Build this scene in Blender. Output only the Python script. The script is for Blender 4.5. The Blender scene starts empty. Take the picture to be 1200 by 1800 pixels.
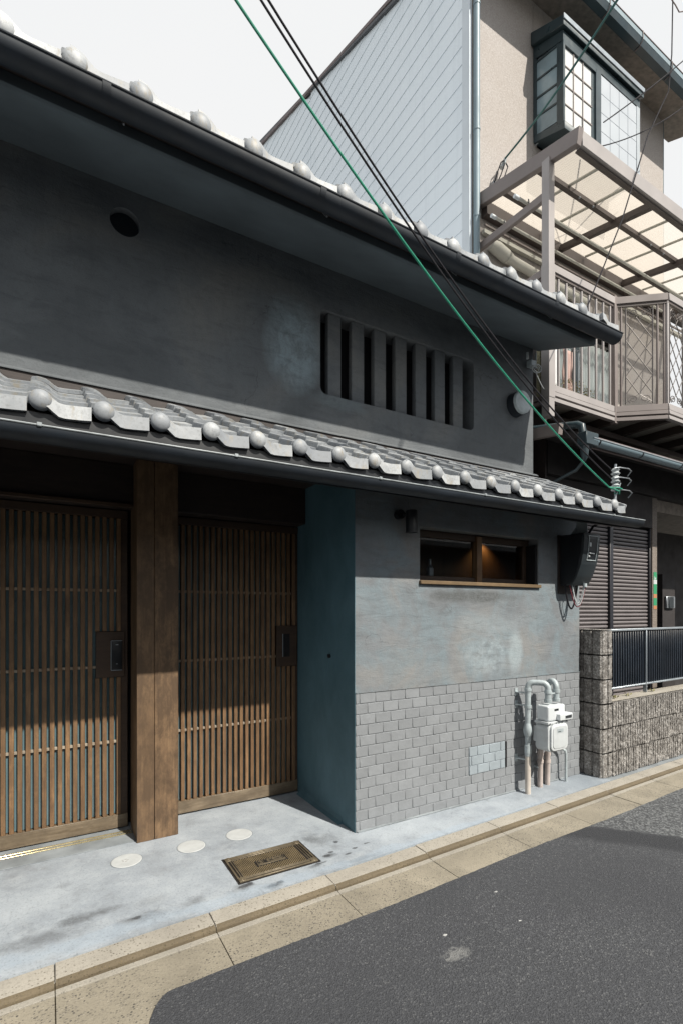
import bpy, bmesh, math, random
from mathutils import Vector, Matrix
from mathutils import noise as mnoise

# ------------------------------------------------------------------ camera
sc = bpy.context.scene
EYE = 1.45
F = 880.0
TH = math.atan(1500 / F)
cam_d = bpy.data.cameras.new('camera'); cam = bpy.data.objects.new('camera', cam_d)
sc.collection.objects.link(cam); sc.camera = cam
cam.location = (0, 0, EYE)
cam.rotation_euler = (math.radians(90), 0, TH - math.radians(90))
cam_d.sensor_fit = 'VERTICAL'; cam_d.sensor_height = 36; cam_d.lens = 36 * F / 1800
cam_d.shift_y = 174 / 1800; cam_d.clip_start = 0.05; cam_d.clip_end = 2000

# ------------------------------------------------------------------ light
SUN = Vector((0.288, -1.0, 1.10)).normalized()
el = math.asin(SUN.z)
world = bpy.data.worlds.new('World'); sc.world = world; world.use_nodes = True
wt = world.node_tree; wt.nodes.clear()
def wn(t, **k):
    n = wt.nodes.new(t)
    for a, b in k.items(): setattr(n, a, b)
    return n
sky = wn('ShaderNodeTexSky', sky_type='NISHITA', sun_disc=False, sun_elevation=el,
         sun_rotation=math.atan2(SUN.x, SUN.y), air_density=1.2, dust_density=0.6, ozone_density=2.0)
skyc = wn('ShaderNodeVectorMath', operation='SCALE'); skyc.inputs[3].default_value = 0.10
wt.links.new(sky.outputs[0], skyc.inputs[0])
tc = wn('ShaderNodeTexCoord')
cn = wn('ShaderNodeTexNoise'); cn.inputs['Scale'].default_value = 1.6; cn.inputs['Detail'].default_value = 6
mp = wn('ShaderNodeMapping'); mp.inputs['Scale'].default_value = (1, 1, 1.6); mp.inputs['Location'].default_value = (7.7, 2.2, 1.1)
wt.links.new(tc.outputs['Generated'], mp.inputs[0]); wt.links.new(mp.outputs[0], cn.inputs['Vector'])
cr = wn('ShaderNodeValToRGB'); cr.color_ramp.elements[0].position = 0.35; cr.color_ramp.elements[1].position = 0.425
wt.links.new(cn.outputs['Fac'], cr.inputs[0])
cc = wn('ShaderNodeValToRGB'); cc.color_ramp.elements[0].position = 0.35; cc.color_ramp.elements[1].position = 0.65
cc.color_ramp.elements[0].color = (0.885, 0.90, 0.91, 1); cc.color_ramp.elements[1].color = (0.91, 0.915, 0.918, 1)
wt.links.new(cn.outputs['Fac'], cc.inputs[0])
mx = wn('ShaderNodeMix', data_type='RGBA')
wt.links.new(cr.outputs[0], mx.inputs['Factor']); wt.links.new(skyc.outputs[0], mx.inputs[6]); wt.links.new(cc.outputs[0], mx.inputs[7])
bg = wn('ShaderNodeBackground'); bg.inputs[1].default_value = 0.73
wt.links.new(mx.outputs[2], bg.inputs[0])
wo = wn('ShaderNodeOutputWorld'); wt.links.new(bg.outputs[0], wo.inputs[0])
sl = bpy.data.lights.new('sun', 'SUN'); sl.energy = 5.0; sl.angle = math.radians(0.6); sl.color = (1.0, 0.94, 0.84)
so = bpy.data.objects.new('sun', sl); sc.collection.objects.link(so)
so.rotation_euler = SUN.to_track_quat('Z', 'Y').to_euler()
sc.view_settings.view_transform = 'Standard'; sc.view_settings.look = 'None'
sc.view_settings.exposure = 0.45; sc.view_settings.gamma = 1; sc.view_settings.use_curve_mapping = False
sc.cycles.max_bounces = 8; sc.cycles.transparent_max_bounces = 12

# ------------------------------------------------------------------ helpers
C = sc.collection
R = random.Random(7)

class MB:
    def __init__(s): s.v = []; s.f = []
    def add(s, vs, fs):
        o = len(s.v); s.v += [tuple(v) for v in vs]; s.f += [[i + o for i in f] for f in fs]; return s
    def box(s, x0, x1, y0, y1, z0, z1):
        return s.add([(x0,y0,z0),(x1,y0,z0),(x1,y1,z0),(x0,y1,z0),(x0,y0,z1),(x1,y0,z1),(x1,y1,z1),(x0,y1,z1)],
              [(0,3,2,1),(4,5,6,7),(0,1,5,4),(1,2,6,5),(2,3,7,6),(3,0,4,7)])
    def beam(s, a, b, w, h, up=(0,0,1)):
        a = Vector(a); b = Vector(b); d = (b - a).normalized(); u = Vector(up)
        r = d.cross(u).normalized(); u = r.cross(d).normalized()
        vs = []
        for p in (a, b):
            for i, j in ((-1,-1),(1,-1),(1,1),(-1,1)): vs.append(p + r * (i * w / 2) + u * (j * h / 2))
        return s.add(vs, [(0,3,2,1)[::-1],(4,5,6,7)[::-1],(0,1,5,4)[::-1],(1,2,6,5)[::-1],(2,3,7,6)[::-1],(3,0,4,7)[::-1]])
    def tube(s, pts, r, n=10, cap=True):
        pts = [Vector(p) for p in pts]; rr = r if isinstance(r, (list, tuple)) else [r] * len(pts)
        t = (pts[1] - pts[0]).normalized(); u = t.orthogonal().normalized(); vs = []; fs = []
        for i, p in enumerate(pts):
            if i == 0: d = pts[1] - pts[0]
            elif i == len(pts) - 1: d = pts[-1] - pts[-2]
            else: d = (pts[i+1] - p).normalized() + (p - pts[i-1]).normalized()
            d.normalize(); u = (u - d * u.dot(d)).normalized(); w = d.cross(u)
            for k in range(n):
                a = 2 * math.pi * k / n; vs.append(p + (u * math.cos(a) + w * math.sin(a)) * rr[i])
        for i in range(len(pts) - 1):
            for k in range(n):
                fs.append((i*n+k, i*n+(k+1) % n, (i+1)*n+(k+1) % n, (i+1)*n+k))
        if cap: fs.append(tuple(range(n))[::-1]); fs.append(tuple((len(pts)-1)*n + k for k in range(n)))
        return s.add(vs, fs)
    def prism(s, poly, a0, a1, axis='x'):
        def P(u, w, a): return (a, u, w) if axis == 'x' else ((u, a, w) if axis == 'y' else (u, w, a))
        n = len(poly)
        vs = [P(u, w, a0) for u, w in poly] + [P(u, w, a1) for u, w in poly]
        fs = [tuple(range(n)), tuple(range(n, 2*n))[::-1]] + [(i, (i+1) % n, (i+1) % n + n, i + n)[::-1] for i in range(n)]
        return s.add(vs, fs)
    def ball(s, c, r, sx=1, sy=1, sz=1, n=16, m=9):
        vs = [(c[0], c[1], c[2] + r*sz)]; fs = []
        for i in range(1, m):
            ph = math.pi * i / m
            for k in range(n):
                a = 2*math.pi*k/n
                vs.append((c[0] + r*sx*math.sin(ph)*math.cos(a), c[1] + r*sy*math.sin(ph)*math.sin(a), c[2] + r*sz*math.cos(ph)))
        vs.append((c[0], c[1], c[2] - r*sz)); L = len(vs) - 1
        for k in range(n):
            fs.append((0, 1+k, 1+(k+1) % n)); fs.append((L, 1+(m-2)*n+(k+1) % n, 1+(m-2)*n+k))
            for i in range(m-2): fs.append((1+i*n+k, 1+(i+1)*n+k, 1+(i+1)*n+(k+1) % n, 1+i*n+(k+1) % n))
        return s.add(vs, fs)
    def mesh(s, name, mat=None, bevel=0, seg=1, smooth=False):
        me = bpy.data.meshes.new(name); me.from_pydata([tuple(v) for v in s.v], [], s.f)
        bm = bmesh.new(); bm.from_mesh(me)
        bmesh.ops.recalc_face_normals(bm, faces=bm.faces)
        if bevel: bmesh.ops.bevel(bm, geom=list(bm.edges), offset=bevel, segments=seg, affect='EDGES', profile=0.6, clamp_overlap=True)
        bm.to_mesh(me); bm.free()
        if mat: me.materials.append(mat)
        if smooth or bevel:
            for p in me.polygons: p.use_smooth = True
            me.set_sharp_from_angle(angle=math.radians(38))
        return me

def tag(o, label=None, cat=None, group=None, kind=None):
    if label: o['label'] = label
    if cat: o['category'] = cat
    if group: o['group'] = group
    if kind: o['kind'] = kind
    return o
def empty(name, loc, label=None, cat=None, group=None, kind=None):
    o = bpy.data.objects.new(name, None); o.location = loc; o.empty_display_size = .1; C.objects.link(o)
    return tag(o, label, cat, group, kind)
def wpos(o):
    p = Vector((0,0,0))
    while o is not None: p += o.location; o = o.parent
    return p
def put(name, me, parent=None, loc=(0,0,0), rot=None):
    """link mesh object; world location loc, parents carry only translation"""
    o = bpy.data.objects.new(name, me); C.objects.link(o)
    l = Vector(loc)
    if parent is not None:
        o.parent = parent; l = l - wpos(parent)
    o.location = l
    if rot: o.rotation_euler = rot
    return o
def obj(name, mb, mat, parent=None, bevel=0, smooth=False, seg=1, loc=(0,0,0)):
    return put(name, mb.mesh(name, mat, bevel, seg, smooth), parent, loc)
def B(*a): return MB().box(*a)

def slab_with_holes(name, outer, holes, y0, y1, mat, parent):
    """outer, holes: lists of (x,z); a wall slab between y0 and y1 with true openings"""
    cu = bpy.data.curves.new(name, 'CURVE'); cu.dimensions = '2D'; cu.fill_mode = 'BOTH'; cu.extrude = abs(y1 - y0) / 2
    for loop in [outer] + holes:
        sp = cu.splines.new('POLY'); sp.points.add(len(loop) - 1)
        for p, (x, z) in zip(sp.points, loop): p.co = (x, z, 0, 1)
        sp.use_cyclic_u = True
    t = bpy.data.objects.new('t', cu); C.objects.link(t)
    dg = bpy.context.evaluated_depsgraph_get(); me = bpy.data.meshes.new_from_object(t.evaluated_get(dg))
    bpy.data.objects.remove(t); bpy.data.curves.remove(cu)
    ym = (y0 + y1) / 2
    me.transform(Matrix(((1,0,0,0),(0,0,-1,ym),(0,1,0,0),(0,0,0,1))))
    me.materials.clear(); me.materials.append(mat); me.name = name
    return put(name, me, parent)
def rect(x0, x1, z0, z1): return [(x0,z0),(x1,z0),(x1,z1),(x0,z1)]
def rrect(x0, x1, z0, z1, r, n=6):
    pts = []
    for cx, cz, a in ((x1-r,z0+r,-90),(x1-r,z1-r,0),(x0+r,z1-r,90),(x0+r,z0+r,180)):
        for i in range(n+1):
            t = math.radians(a + 90*i/n); pts.append((cx + r*math.cos(t), cz + r*math.sin(t)))
    return pts
def circ(cx, cz, r, n=28): return [(cx + r*math.cos(2*math.pi*i/n), cz + r*math.sin(2*math.pi*i/n)) for i in range(n)]

# ------------------------------------------------------------------ materials
ALB = (0.765, 0.80, 0.84)                     # overall reflectance level of all paints and stones
class NT:
    def __init__(s, name):
        s.m = bpy.data.materials.new(name); s.m.use_nodes = True; s.t = s.m.node_tree; s.t.nodes.clear()
        s.out = s.n('ShaderNodeOutputMaterial'); s.co = s.n('ShaderNodeTexCoord').outputs['Object']
        s.pos = s.n('ShaderNodeNewGeometry').outputs['Position']
    def n(s, t, **k):
        x = s.t.nodes.new(t)
        for a, b in k.items(): setattr(x, a, b)
        return x
    def l(s, a, b): s.t.links.new(a, b)
    def noise(s, scale, detail=4, vec=None, rough=.55, dist=0, stretch=None, w=None):
        x = s.n('ShaderNodeTexNoise'); x.inputs['Scale'].default_value = scale; x.inputs['Detail'].default_value = detail
        x.inputs['Roughness'].default_value = rough; x.inputs['Distortion'].default_value = dist
        v = vec or s.pos
        if stretch or w:
            mm = s.n('ShaderNodeMapping'); mm.inputs['Scale'].default_value = stretch or (1,1,1); mm.inputs['Location'].default_value = w or (0,0,0)
            s.l(v, mm.inputs[0]); v = mm.outputs[0]
        s.l(v, x.inputs['Vector']); return x.outputs['Fac']
    def ramp(s, fac, *st):
        x = s.n('ShaderNodeValToRGB'); e = x.color_ramp.elements
        while len(e) < len(st): e.new(.5)
        for q, (p, c) in zip(e, st):
            q.position = p; q.color = (c, c, c, 1) if isinstance(c, (int, float)) else (*c, 1)
        s.l(fac, x.inputs[0]); return x.outputs[0]
    def mix(s, f, a, b, mode='MIX'):
        x = s.n('ShaderNodeMix', data_type='RGBA', blend_type=mode)
        for q, i in ((f, 0), (a, 6), (b, 7)):
            if isinstance(q, (int, float)): x.inputs[i].default_value = q if i == 0 else (q, q, q, 1)
            elif isinstance(q, tuple): x.inputs[i].default_value = (*q, 1)
            else: s.l(q, x.inputs[i])
        return x.outputs[2]
    def math(s, op, a, b=0.0, clamp=False):
        x = s.n('ShaderNodeMath', operation=op, use_clamp=clamp)
        for q, i in ((a, 0), (b, 1)):
            if isinstance(q, (int, float)): x.inputs[i].default_value = q
            else: s.l(q, x.inputs[i])
        return x.outputs[0]
    def sep(s, v=None):
        x = s.n('ShaderNodeSeparateXYZ'); s.l(v or s.pos, x.inputs[0]); return x.outputs
    def spot(s, c, rad, nscale=6, namp=.5, edge=.35, vec=None):
        """soft irregular blot mask round c, radii rad (0 = ignore that axis)"""
        sx = s.sep(vec); acc = None
        for i in range(3):
            if rad[i] == 0: continue
            d = s.math('DIVIDE', s.math('SUBTRACT', sx[i], c[i]), rad[i]); d = s.math('MULTIPLY', d, d)
            acc = d if acc is None else s.math('ADD', acc, d)
        d = s.math('SQRT', acc)
        n = s.noise(nscale, 4)
        d = s.math('ADD', d, s.math('MULTIPLY', s.math('SUBTRACT', n, .5), namp * 3))
        return s.ramp(d, (max(0, 1 - edge) * .7, 1.0), (1.0, 0.0))
    def finish(s, color, rough=.8, bump=None, bstr=.3, bdist=.01, metal=0, spec=.5, extra=None):
        p = s.n('ShaderNodeBsdfPrincipled')
        if isinstance(color, tuple): color = tuple(c_ * q_ for c_, q_ in zip(color, ALB))
        else: color = s.mix(1.0, color, ALB, 'MULTIPLY')
        for q, i in ((color, 'Base Color'), (rough, 'Roughness'), (metal, 'Metallic'), (spec, 'Specular IOR Level')):
            if isinstance(q, tuple): p.inputs[i].default_value = (*q, 1)
            elif isinstance(q, (int, float)): p.inputs[i].default_value = q
            else: s.l(q, p.inputs[i])
        if bump is not None:
            b = s.n('ShaderNodeBump'); b.inputs['Strength'].default_value = bstr; b.inputs['Distance'].default_value = bdist
            s.l(bump, b.inputs['Height']); s.l(b.outputs[0], p.inputs['Normal'])
        s.l(p.outputs[0], s.out.inputs[0]); return s.m
def rnd(nt):
    return nt.n('ShaderNodeObjectInfo').outputs['Random']

def simple(name, c, rough=.6, var=.15, scale=8, metal=0, spec=.5, bump=.15, bscale=60, stretch=None):
    t = NT(name); n = t.noise(scale, 5, stretch=stretch)
    lo = tuple(x * (1 - var) for x in c); hi = tuple(min(1, x * (1 + var)) for x in c)
    col = t.ramp(n, (.3, lo), (.7, hi))
    rr = t.ramp(t.noise(scale * 1.7, 3), (.3, max(0, rough - .08)), (.7, min(1, rough + .08)))
    return t.finish(col, rr, t.noise(bscale, 3) if bump else None, bump, .002, metal, spec)

M = {}
# lower wall: trowelled grey-blue plaster, blotchy
t = NT('plaster_lower')
a = t.noise(1.5, 6, dist=.4); b = t.noise(3.1, 7, rough=.65, dist=.8, w=(4,2,7)); c = t.noise(22, 5, rough=.7)
col = t.ramp(a, (.38, (.165,.172,.178)), (.5, (.215,.225,.232)), (.60, (.262,.256,.246)))
col = t.mix(t.math('MULTIPLY', t.ramp(b, (.44, 0.), (.60, 1.)), .75), col, (.215,.265,.285))
blot = t.spot((2.95, 2.77, 1.12), (.30, 0, .22), 7, .35)
col = t.mix(t.math('MULTIPLY', blot, t.ramp(t.noise(14, 6, rough=.75), (.42, .1), (.6, .75))), col, (.38,.43,.445))
blot = t.spot((3.25, 2.77, 1.13), (.10, 0, .22), 5, .3)
col = t.mix(t.math('MULTIPLY', blot, .75), col, (.38,.43,.44))
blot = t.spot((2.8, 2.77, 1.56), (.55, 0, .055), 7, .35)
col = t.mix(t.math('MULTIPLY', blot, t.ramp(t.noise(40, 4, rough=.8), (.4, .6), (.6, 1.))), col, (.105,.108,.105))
blot = t.spot((3.0, 2.77, 1.35), (.42, 0, .10), 4, .5)
col = t.mix(t.math('MULTIPLY', blot, .5), col, (.31,.345,.355))
col = t.mix(t.ramp(c, (.3, .25), (.55, 0.)), col, (.13,.135,.135))
def troweled(t, col, crack, key, rough):
    st1 = t.noise(9, 6, rough=.7, stretch=(.35, 1, 1.6), dist=.6); st2 = t.noise(6, 6, rough=.7, stretch=(2.2, 1, .3), w=(5,0,2))
    col = t.mix(t.ramp(st1, (.34, .30), (.5, 0.)), col, crack)
    col = t.mix(t.ramp(st2, (.52, 0.), (.72, .22)), col, tuple(min(1, c_ * 2.8) for c_ in crack))
    vn = t.n('ShaderNodeTexVoronoi', feature='DISTANCE_TO_EDGE'); vn.inputs['Scale'].default_value = .8
    nz = t.n('ShaderNodeTexNoise'); nz.inputs['Scale'].default_value = 2.5; nz.inputs['Detail'].default_value = 6; t.l(t.pos, nz.inputs['Vector'])
    wv = t.n('ShaderNodeVectorMath', operation='ADD'); t.l(t.pos, wv.inputs[0]); t.l(nz.outputs['Color'], wv.inputs[1]); t.l(wv.outputs[0], vn.inputs['Vector'])
    ck = t.math('MULTIPLY', t.ramp(vn.outputs['Distance'], (.0, .5), (.0025, 0.)), t.ramp(t.noise(1.7, 3), (.5, 0.), (.56, 1.)))
    col = t.mix(ck, col, tuple(c_ * .4 for c_ in crack))
    col = t.mix(t.ramp(t.noise(130, 3, rough=.8), (.30, .5), (.42, 0.)), col, tuple(c_ * .7 for c_ in crack))
    h = t.math('ADD', t.math('MULTIPLY', st1, .8), t.math('ADD', t.noise(5, 6), t.math('MULTIPLY', t.noise(70, 4, rough=.7), .3)))
    M[key] = t.finish(col, rough, h, .5, .012)
troweled(t, col, (.10,.105,.11), 'plow', .75)
# upper wall
t = NT('plaster_upper')
a = t.noise(1.2, 6, dist=.5); c = t.noise(25, 5, rough=.7)
col = t.ramp(a, (.38, (.108,.115,.120)), (.5, (.142,.150,.155)), (.62, (.182,.18,.172)))
patch = t.math('MULTIPLY', t.spot((1.53, 3.27, 3.36), (.26, 0, .38), 5, .12, .2), t.ramp(t.noise(6, 7, rough=.7, dist=1.2), (.34, .3), (.58, 1.)))
col = t.mix(patch, col, (.27,.33,.35))
lowp = t.spot((1.9, 3.27, 3.02), (.3, 0, .07), 8, .4)
col = t.mix(t.math('MULTIPLY', lowp, .5), col, (.18,.215,.225))
col = t.mix(t.ramp(c, (.3, .3), (.5, 0.)), col, (.07,.075,.078))
col = t.mix(t.math('MULTIPLY', t.ramp(t.noise(4, 5, stretch=(3,1,.35)), (.5, 0.), (.75, 1.)), .25), col, (.09,.095,.10))
troweled(t, col, (.05,.055,.06), 'pup', .8)
# recess side wall, blue-green tinted plaster
t = NT('plaster_teal')
col = t.ramp(t.noise(2.6, 8, rough=.7, dist=.3, stretch=(1, 1, .6)), (.36, (.062,.135,.165)), (.7, (.115,.215,.255)))
M['pteal'] = t.finish(col, .62, t.math('ADD', t.noise(5, 6), t.math('MULTIPLY', t.noise(60, 4), .25)), .3, .01)
M['soffit'] = simple('plaster_soffit', (.10,.122,.135), .85, .25, 2.2, bump=.3, bscale=30)
# bricks
def brickmat(name, c, var):
    t = NT(name); r = rnd(t)
    base = t.mix(r, tuple(x * (1 - var) for x in c), tuple(x * (1 + var) for x in c))
    n = t.noise(9, 5, rough=.7)
    col = t.mix(t.ramp(n, (.35, .35), (.6, 0.)), base, tuple(x * .72 for x in c))
    col = t.mix(t.ramp(t.noise(3, 4), (.5, 0.), (.75, .4)), col, tuple(min(1, x * 1.22) for x in c))
    return t.finish(col, .82, t.math('ADD', t.noise(30, 5, rough=.75), t.noise(8, 3)), .5, .006)
M['brick'] = brickmat('painted_brick', (.268,.273,.278), .08)
M['brickpale'] = brickmat('pale_blue_brick', (.34,.375,.395), .10)
M['mortar'] = simple('mortar', (.255,.26,.265), .9, .2, 12, bump=.5, bscale=80)
# roof tile: smoked silver
t = NT('roof_tile_clay'); r = rnd(t)
base = t.mix(r, (.26,.27,.285), (.56,.56,.55))
col = t.mix(t.ramp(t.noise(9, 6, rough=.75), (.38, .65), (.60, 0.)), base, (.24,.25,.26))
col = t.mix(t.ramp(t.noise(55, 4, rough=.8), (.34, .5), (.48, 0.)), col, (.16,.16,.155))
col = t.mix(t.ramp(t.noise(18, 4, rough=.8, stretch=(1,1,.4)), (.54, 0.), (.68, .6)), col, (.34,.28,.19))
M['tile'] = t.finish(col, .55, t.noise(40, 4), .15, .003)
# stained wood with vertical grain
def wood(name, dark, light, axis=2, rough=.6, mott=.5):
    t = NT(name); st = [14, 14, 14]; st[axis] = .9
    g = t.noise(3.0, 7, stretch=tuple(st), rough=.65, dist=.8)
    r = rnd(t)
    col = t.ramp(g, (.3, dark), (.7, light))
    m = t.noise(11, 6, rough=.75, dist=.15, stretch=(1, 1, .55) if axis == 2 else (.55, 1, 1))
    col = t.mix(t.math('MULTIPLY', t.ramp(m, (.42, 1.), (.62, 0.)), mott), col, tuple(x * .42 for x in dark))
    col = t.mix(t.math('MULTIPLY', r, .75), col, t.mix(.6, col, tuple(x * .40 for x in light)))
    return t.finish(col, rough, t.math('ADD', g, t.math('MULTIPLY', t.noise(60, 3), .2)), .3, .002)
M['wood'] = wood('stained_wood', (.150,.075,.034), (.355,.20,.092))
M['woodpost'] = wood('stained_wood_post', (.135,.076,.040), (.33,.198,.100), mott=.8)
M['woodh'] = wood('stained_wood_rail', (.15,.105,.062), (.31,.235,.155), axis=0, rough=.5)
M['wooddark'] = wood('dark_wood', (.022,.014,.012), (.05,.032,.026), axis=0)
M['woodsill'] = wood('sill_wood', (.20,.125,.06), (.34,.22,.11), axis=0)
M['woodbrown'] = wood('window_wood', (.05,.026,.014), (.10,.055,.03), axis=0)
M['raillight'] = wood('pale_cross_rail', (.36,.29,.21), (.54,.46,.36), axis=0)
M['backing'] = simple('door_backing_glaze', (.11,.175,.19), .25, .2, 3, bump=0)
# pavement
t = NT('pavement_concrete')
a = t.noise(1.6, 9, rough=.68, dist=.15); b = t.noise(5, 9, rough=.75, dist=.2, w=(3,1,0)); g = t.noise(90, 3, rough=.8)
col = t.ramp(a, (.30, (.24,.25,.262)), (.46, (.36,.385,.41)), (.68, (.47,.495,.515)))
col = t.mix(t.math('MULTIPLY', t.ramp(b, (.48, 0.), (.68, 1.)), .5), col, (.56,.58,.59))
col = t.mix(t.math('MULTIPLY', t.ramp(b, (.32, 1.), (.45, 0.)), .5), col, (.20,.20,.20))
for (x, y, rx, ry, s_) in ((.885,2.53,.07,.045,.9),(1.03,2.46,.07,.035,.9),(1.50,2.80,.16,.10,.55),(1.44,2.60,.055,.035,.85),(.387,2.52,.13,.05,.6),
      (.12,2.66,.14,.05,.75),(.64,2.53,.07,.05,.6),(.27,2.67,.07,.03,.55),(-.05,2.58,.30,.07,.5),(.44,2.64,.12,.06,.3),(.07,3.02,.05,.03,.35),(1.60,2.47,.12,.03,.6),(1.32,2.53,.06,.02,.8),(1.45,2.86,.07,.12,.5),(.9,2.9,.09,.04,.3)):
    m = t.spot((x, y, 0), (rx, ry, 0), 16, .45, .6)
    m = t.math('MULTIPLY', m, t.ramp(g, (.35, s_), (.7, s_ * .55)))
    col = t.mix(m, col, (.085,.088,.09))
for (x, y, rx, ry) in ((.90,2.535,.050,.020),(.93,2.545,.022,.014),(1.03,2.462,.040,.016),(1.075,2.475,.028,.016),(1.432,2.60,.036,.018),(1.47,2.63,.02,.014),(1.55,2.56,.03,.010),(1.62,2.60,.022,.012),(1.35,2.545,.05,.012),(.36,2.53,.035,.016),(1.72,2.62,.03,.008),(1.56,2.73,.02,.02)):
    m = t.spot((x, y, 0), (rx, ry, 0), 30, .55, .2)
    col = t.mix(t.math('MULTIPLY', m, t.ramp(t.noise(150, 3), (.35, 1.), (.7, .6))), col, (.055,.055,.057))
edge = t.spot((0, 2.47, 0), (0, .06, 0), 5, 1.1)
col = t.mix(t.math('MULTIPLY', edge, .35), col, (.40,.47,.54))
grey_patch = t.spot((3.9, 2.65, 0), (.55, .3, 0), 5, .5)  # darker blue-grey patch at the right end of the pavement
col = t.mix(t.math('MULTIPLY', grey_patch, .45), col, (.20,.23,.26))
col = t.mix(t.ramp(g, (.32, .55), (.47, 0.)), col, (.17,.175,.18))
col = t.mix(t.ramp(t.noise(34, 6, rough=.8), (.56, 0.), (.72, .5)), col, (.58,.60,.61))
vn = t.n('ShaderNodeTexVoronoi', feature='DISTANCE_TO_EDGE'); vn.inputs['Scale'].default_value = .9; wv = t.n('ShaderNodeVectorMath', operation='ADD'); nz = t.n('ShaderNodeTexNoise'); nz.inputs['Scale'].default_value = 3; t.l(t.pos, nz.inputs['Vector']); t.l(t.pos, wv.inputs[0]); t.l(nz.outputs['Color'], wv.inputs[1]); t.l(wv.outputs[0], vn.inputs['Vector'])
col = t.mix(t.ramp(vn.outputs['Distance'], (.0, .22), (.004, 0.)), col, (.12,.12,.125))
M['pave'] = t.finish(col, .6, t.math('ADD', t.noise(9, 5), t.math('MULTIPLY', t.noise(120, 3), .3)), .35, .006)
M['thresh'] = simple('threshold_concrete', (.26,.275,.28), .7, .3, 5, bump=.4, bscale=80)
# kerb and gutter concrete
def concrete(name, c, dark, peb, pscale, amount, var=.2):
    t = NT(name)
    base = t.ramp(t.noise(3.2, 7, rough=.7, dist=.5), (.3, tuple(x*(1-var) for x in c)), (.7, tuple(x*(1+var) for x in c)))
    base = t.mix(t.math('MULTIPLY', rnd(t), .25), base, tuple(x * .7 for x in c))
    v = t.n('ShaderNodeTexVoronoi'); v.inputs['Scale'].default_value = pscale; t.l(t.pos, v.inputs['Vector'])
    vc = t.sep(v.outputs['Color'])
    pm = t.math('MULTIPLY', t.ramp(v.outputs['Distance'], (.28, 1.), (.40, 0.)), t.math('LESS_THAN', vc[0], amount))
    pm = t.math('MULTIPLY', pm, t.ramp(t.noise(2.2, 3), (.38, .2), (.52, 1.)))
    pc = t.ramp(vc[1], (0, dark), (1, peb))
    col = t.mix(pm, base, pc)
    col = t.mix(t.ramp(t.noise(140, 2), (.32, .4), (.5, 0.)), col, tuple(x * .5 for x in c))
    bh = t.math('ADD', t.math('MULTIPLY', t.noise(120, 3), .4), t.math('MULTIPLY', pm, .5))
    return t.finish(col, .85, bh, .55, .006)
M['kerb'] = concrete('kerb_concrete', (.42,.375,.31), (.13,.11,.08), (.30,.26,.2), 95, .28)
M['kerbface'] = concrete('kerb_face_stain_shade', (.155,.118,.072), (.07,.055,.03), (.2,.15,.08), 110, .5)  # brown stain plus painted-in shade, both held in the face colour
M['strip'] = concrete('gutter_strip', (.38,.34,.28), (.22,.2,.17), (.42,.38,.3), 110, .3)
M['apron'] = concrete('gutter_aggregate', (.32,.275,.205), (.075,.068,.06), (.36,.31,.24), 88, .8, .28)
# asphalt
t = NT('asphalt')
v = t.n('ShaderNodeTexVoronoi'); v.inputs['Scale'].default_value = 170; t.l(t.pos, v.inputs['Vector'])
vc = t.sep(v.outputs['Color'])
sp = t.ramp(vc[0], (0, (.042,.043,.047)), (.6, (.060,.061,.066)), (.90, (.085,.086,.092)), (1, (.16,.158,.155)))
sp = t.mix(t.math('MULTIPLY', t.ramp(t.noise(1.1, 5, dist=.5), (.38, .8), (.62, 0.)), .7), sp, (.042,.043,.048))
old = t.n('ShaderNodeTexVoronoi'); old.inputs['Scale'].default_value = 95; t.l(t.pos, old.inputs['Vector'])
oc = t.sep(old.outputs['Color'])
oldc = t.ramp(oc[0], (0, (.05,.05,.052)), (.5, (.085,.087,.09)), (1, (.22,.22,.215)))
xs = t.sep()
# boundary of newer patch: old surface beyond a slanted line
d = t.math('ADD', t.math('MULTIPLY', xs[1], .85), t.math('SUBTRACT', xs[0], 4.96))
d = t.math('ADD', d, t.math('MULTIPLY', t.math('SUBTRACT', t.noise(6, 3), .5), .08))
om = t.ramp(d, (.0, 0.), (.03, 1.))
shadow_band = t.ramp(t.math('ABSOLUTE', t.math('ADD', d, .14)), (.10, .75), (.2, 0.))  # painted dark band beside the boundary, standing in for a cast shadow
col = t.mix(om, t.mix(shadow_band, sp, (.022,.023,.027)), oldc)
w1 = t.spot((1.51, 1.60, 0), (.07, .035, 0), 40, .9)
col = t.mix(t.math('MULTIPLY', w1, .5), col, (.30,.29,.27))
for (x, y, r_) in ((1.93,1.62,.010),(1.55,1.72,.014),(2.02,1.85,.012)):
    col = t.mix(t.spot((x, y, 0), (r_, r_*.6, 0), 60, .3), col, (.55,.53,.5))
M['asphalt'] = t.finish(col, .85, t.math('ADD', t.math('MULTIPLY', v.outputs['Distance'], .7), t.noise(60, 3)), .65, .007)
M['ground'] = simple('earth', (.12,.11,.09), .95, .3, .5)
# metals / plastics
M['gutter'] = simple('dark_gutter_pvc', (.010,.016,.024), .62, .35, 4, bump=.05)
M['gutteredge'] = simple('gutter_lip', (.33,.35,.35), .4, .3, 20, bump=0)
M['teal'] = simple('dark_teal_alu', (.035,.055,.062), .35, .2, 5, bump=.03)
M['bronze'] = simple('bronze_alu', (.25,.205,.185), .45, .12, 3, bump=.03)
M['bronzelt'] = simple('bronze_alu_light', (.40,.355,.33), .42, .10, 3, bump=.03)
M['bronzedk'] = simple('bronze_dark', (.10,.075,.065), .5, .2, 3, bump=.03)
M['greygreen'] = simple('downpipe_grey', (.22,.29,.32), .5, .12, 3, bump=.03)
M['siding'] = None
t = NT('pale_siding')
col = t.ramp(t.noise(.9, 5, dist=.4), (.3, (1.04,1.09,1.11)), (.7, (1.08,1.12,1.13)))
col = t.mix(t.math('MULTIPLY', rnd(t), .22), col, (.92,.97,1.0))
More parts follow.
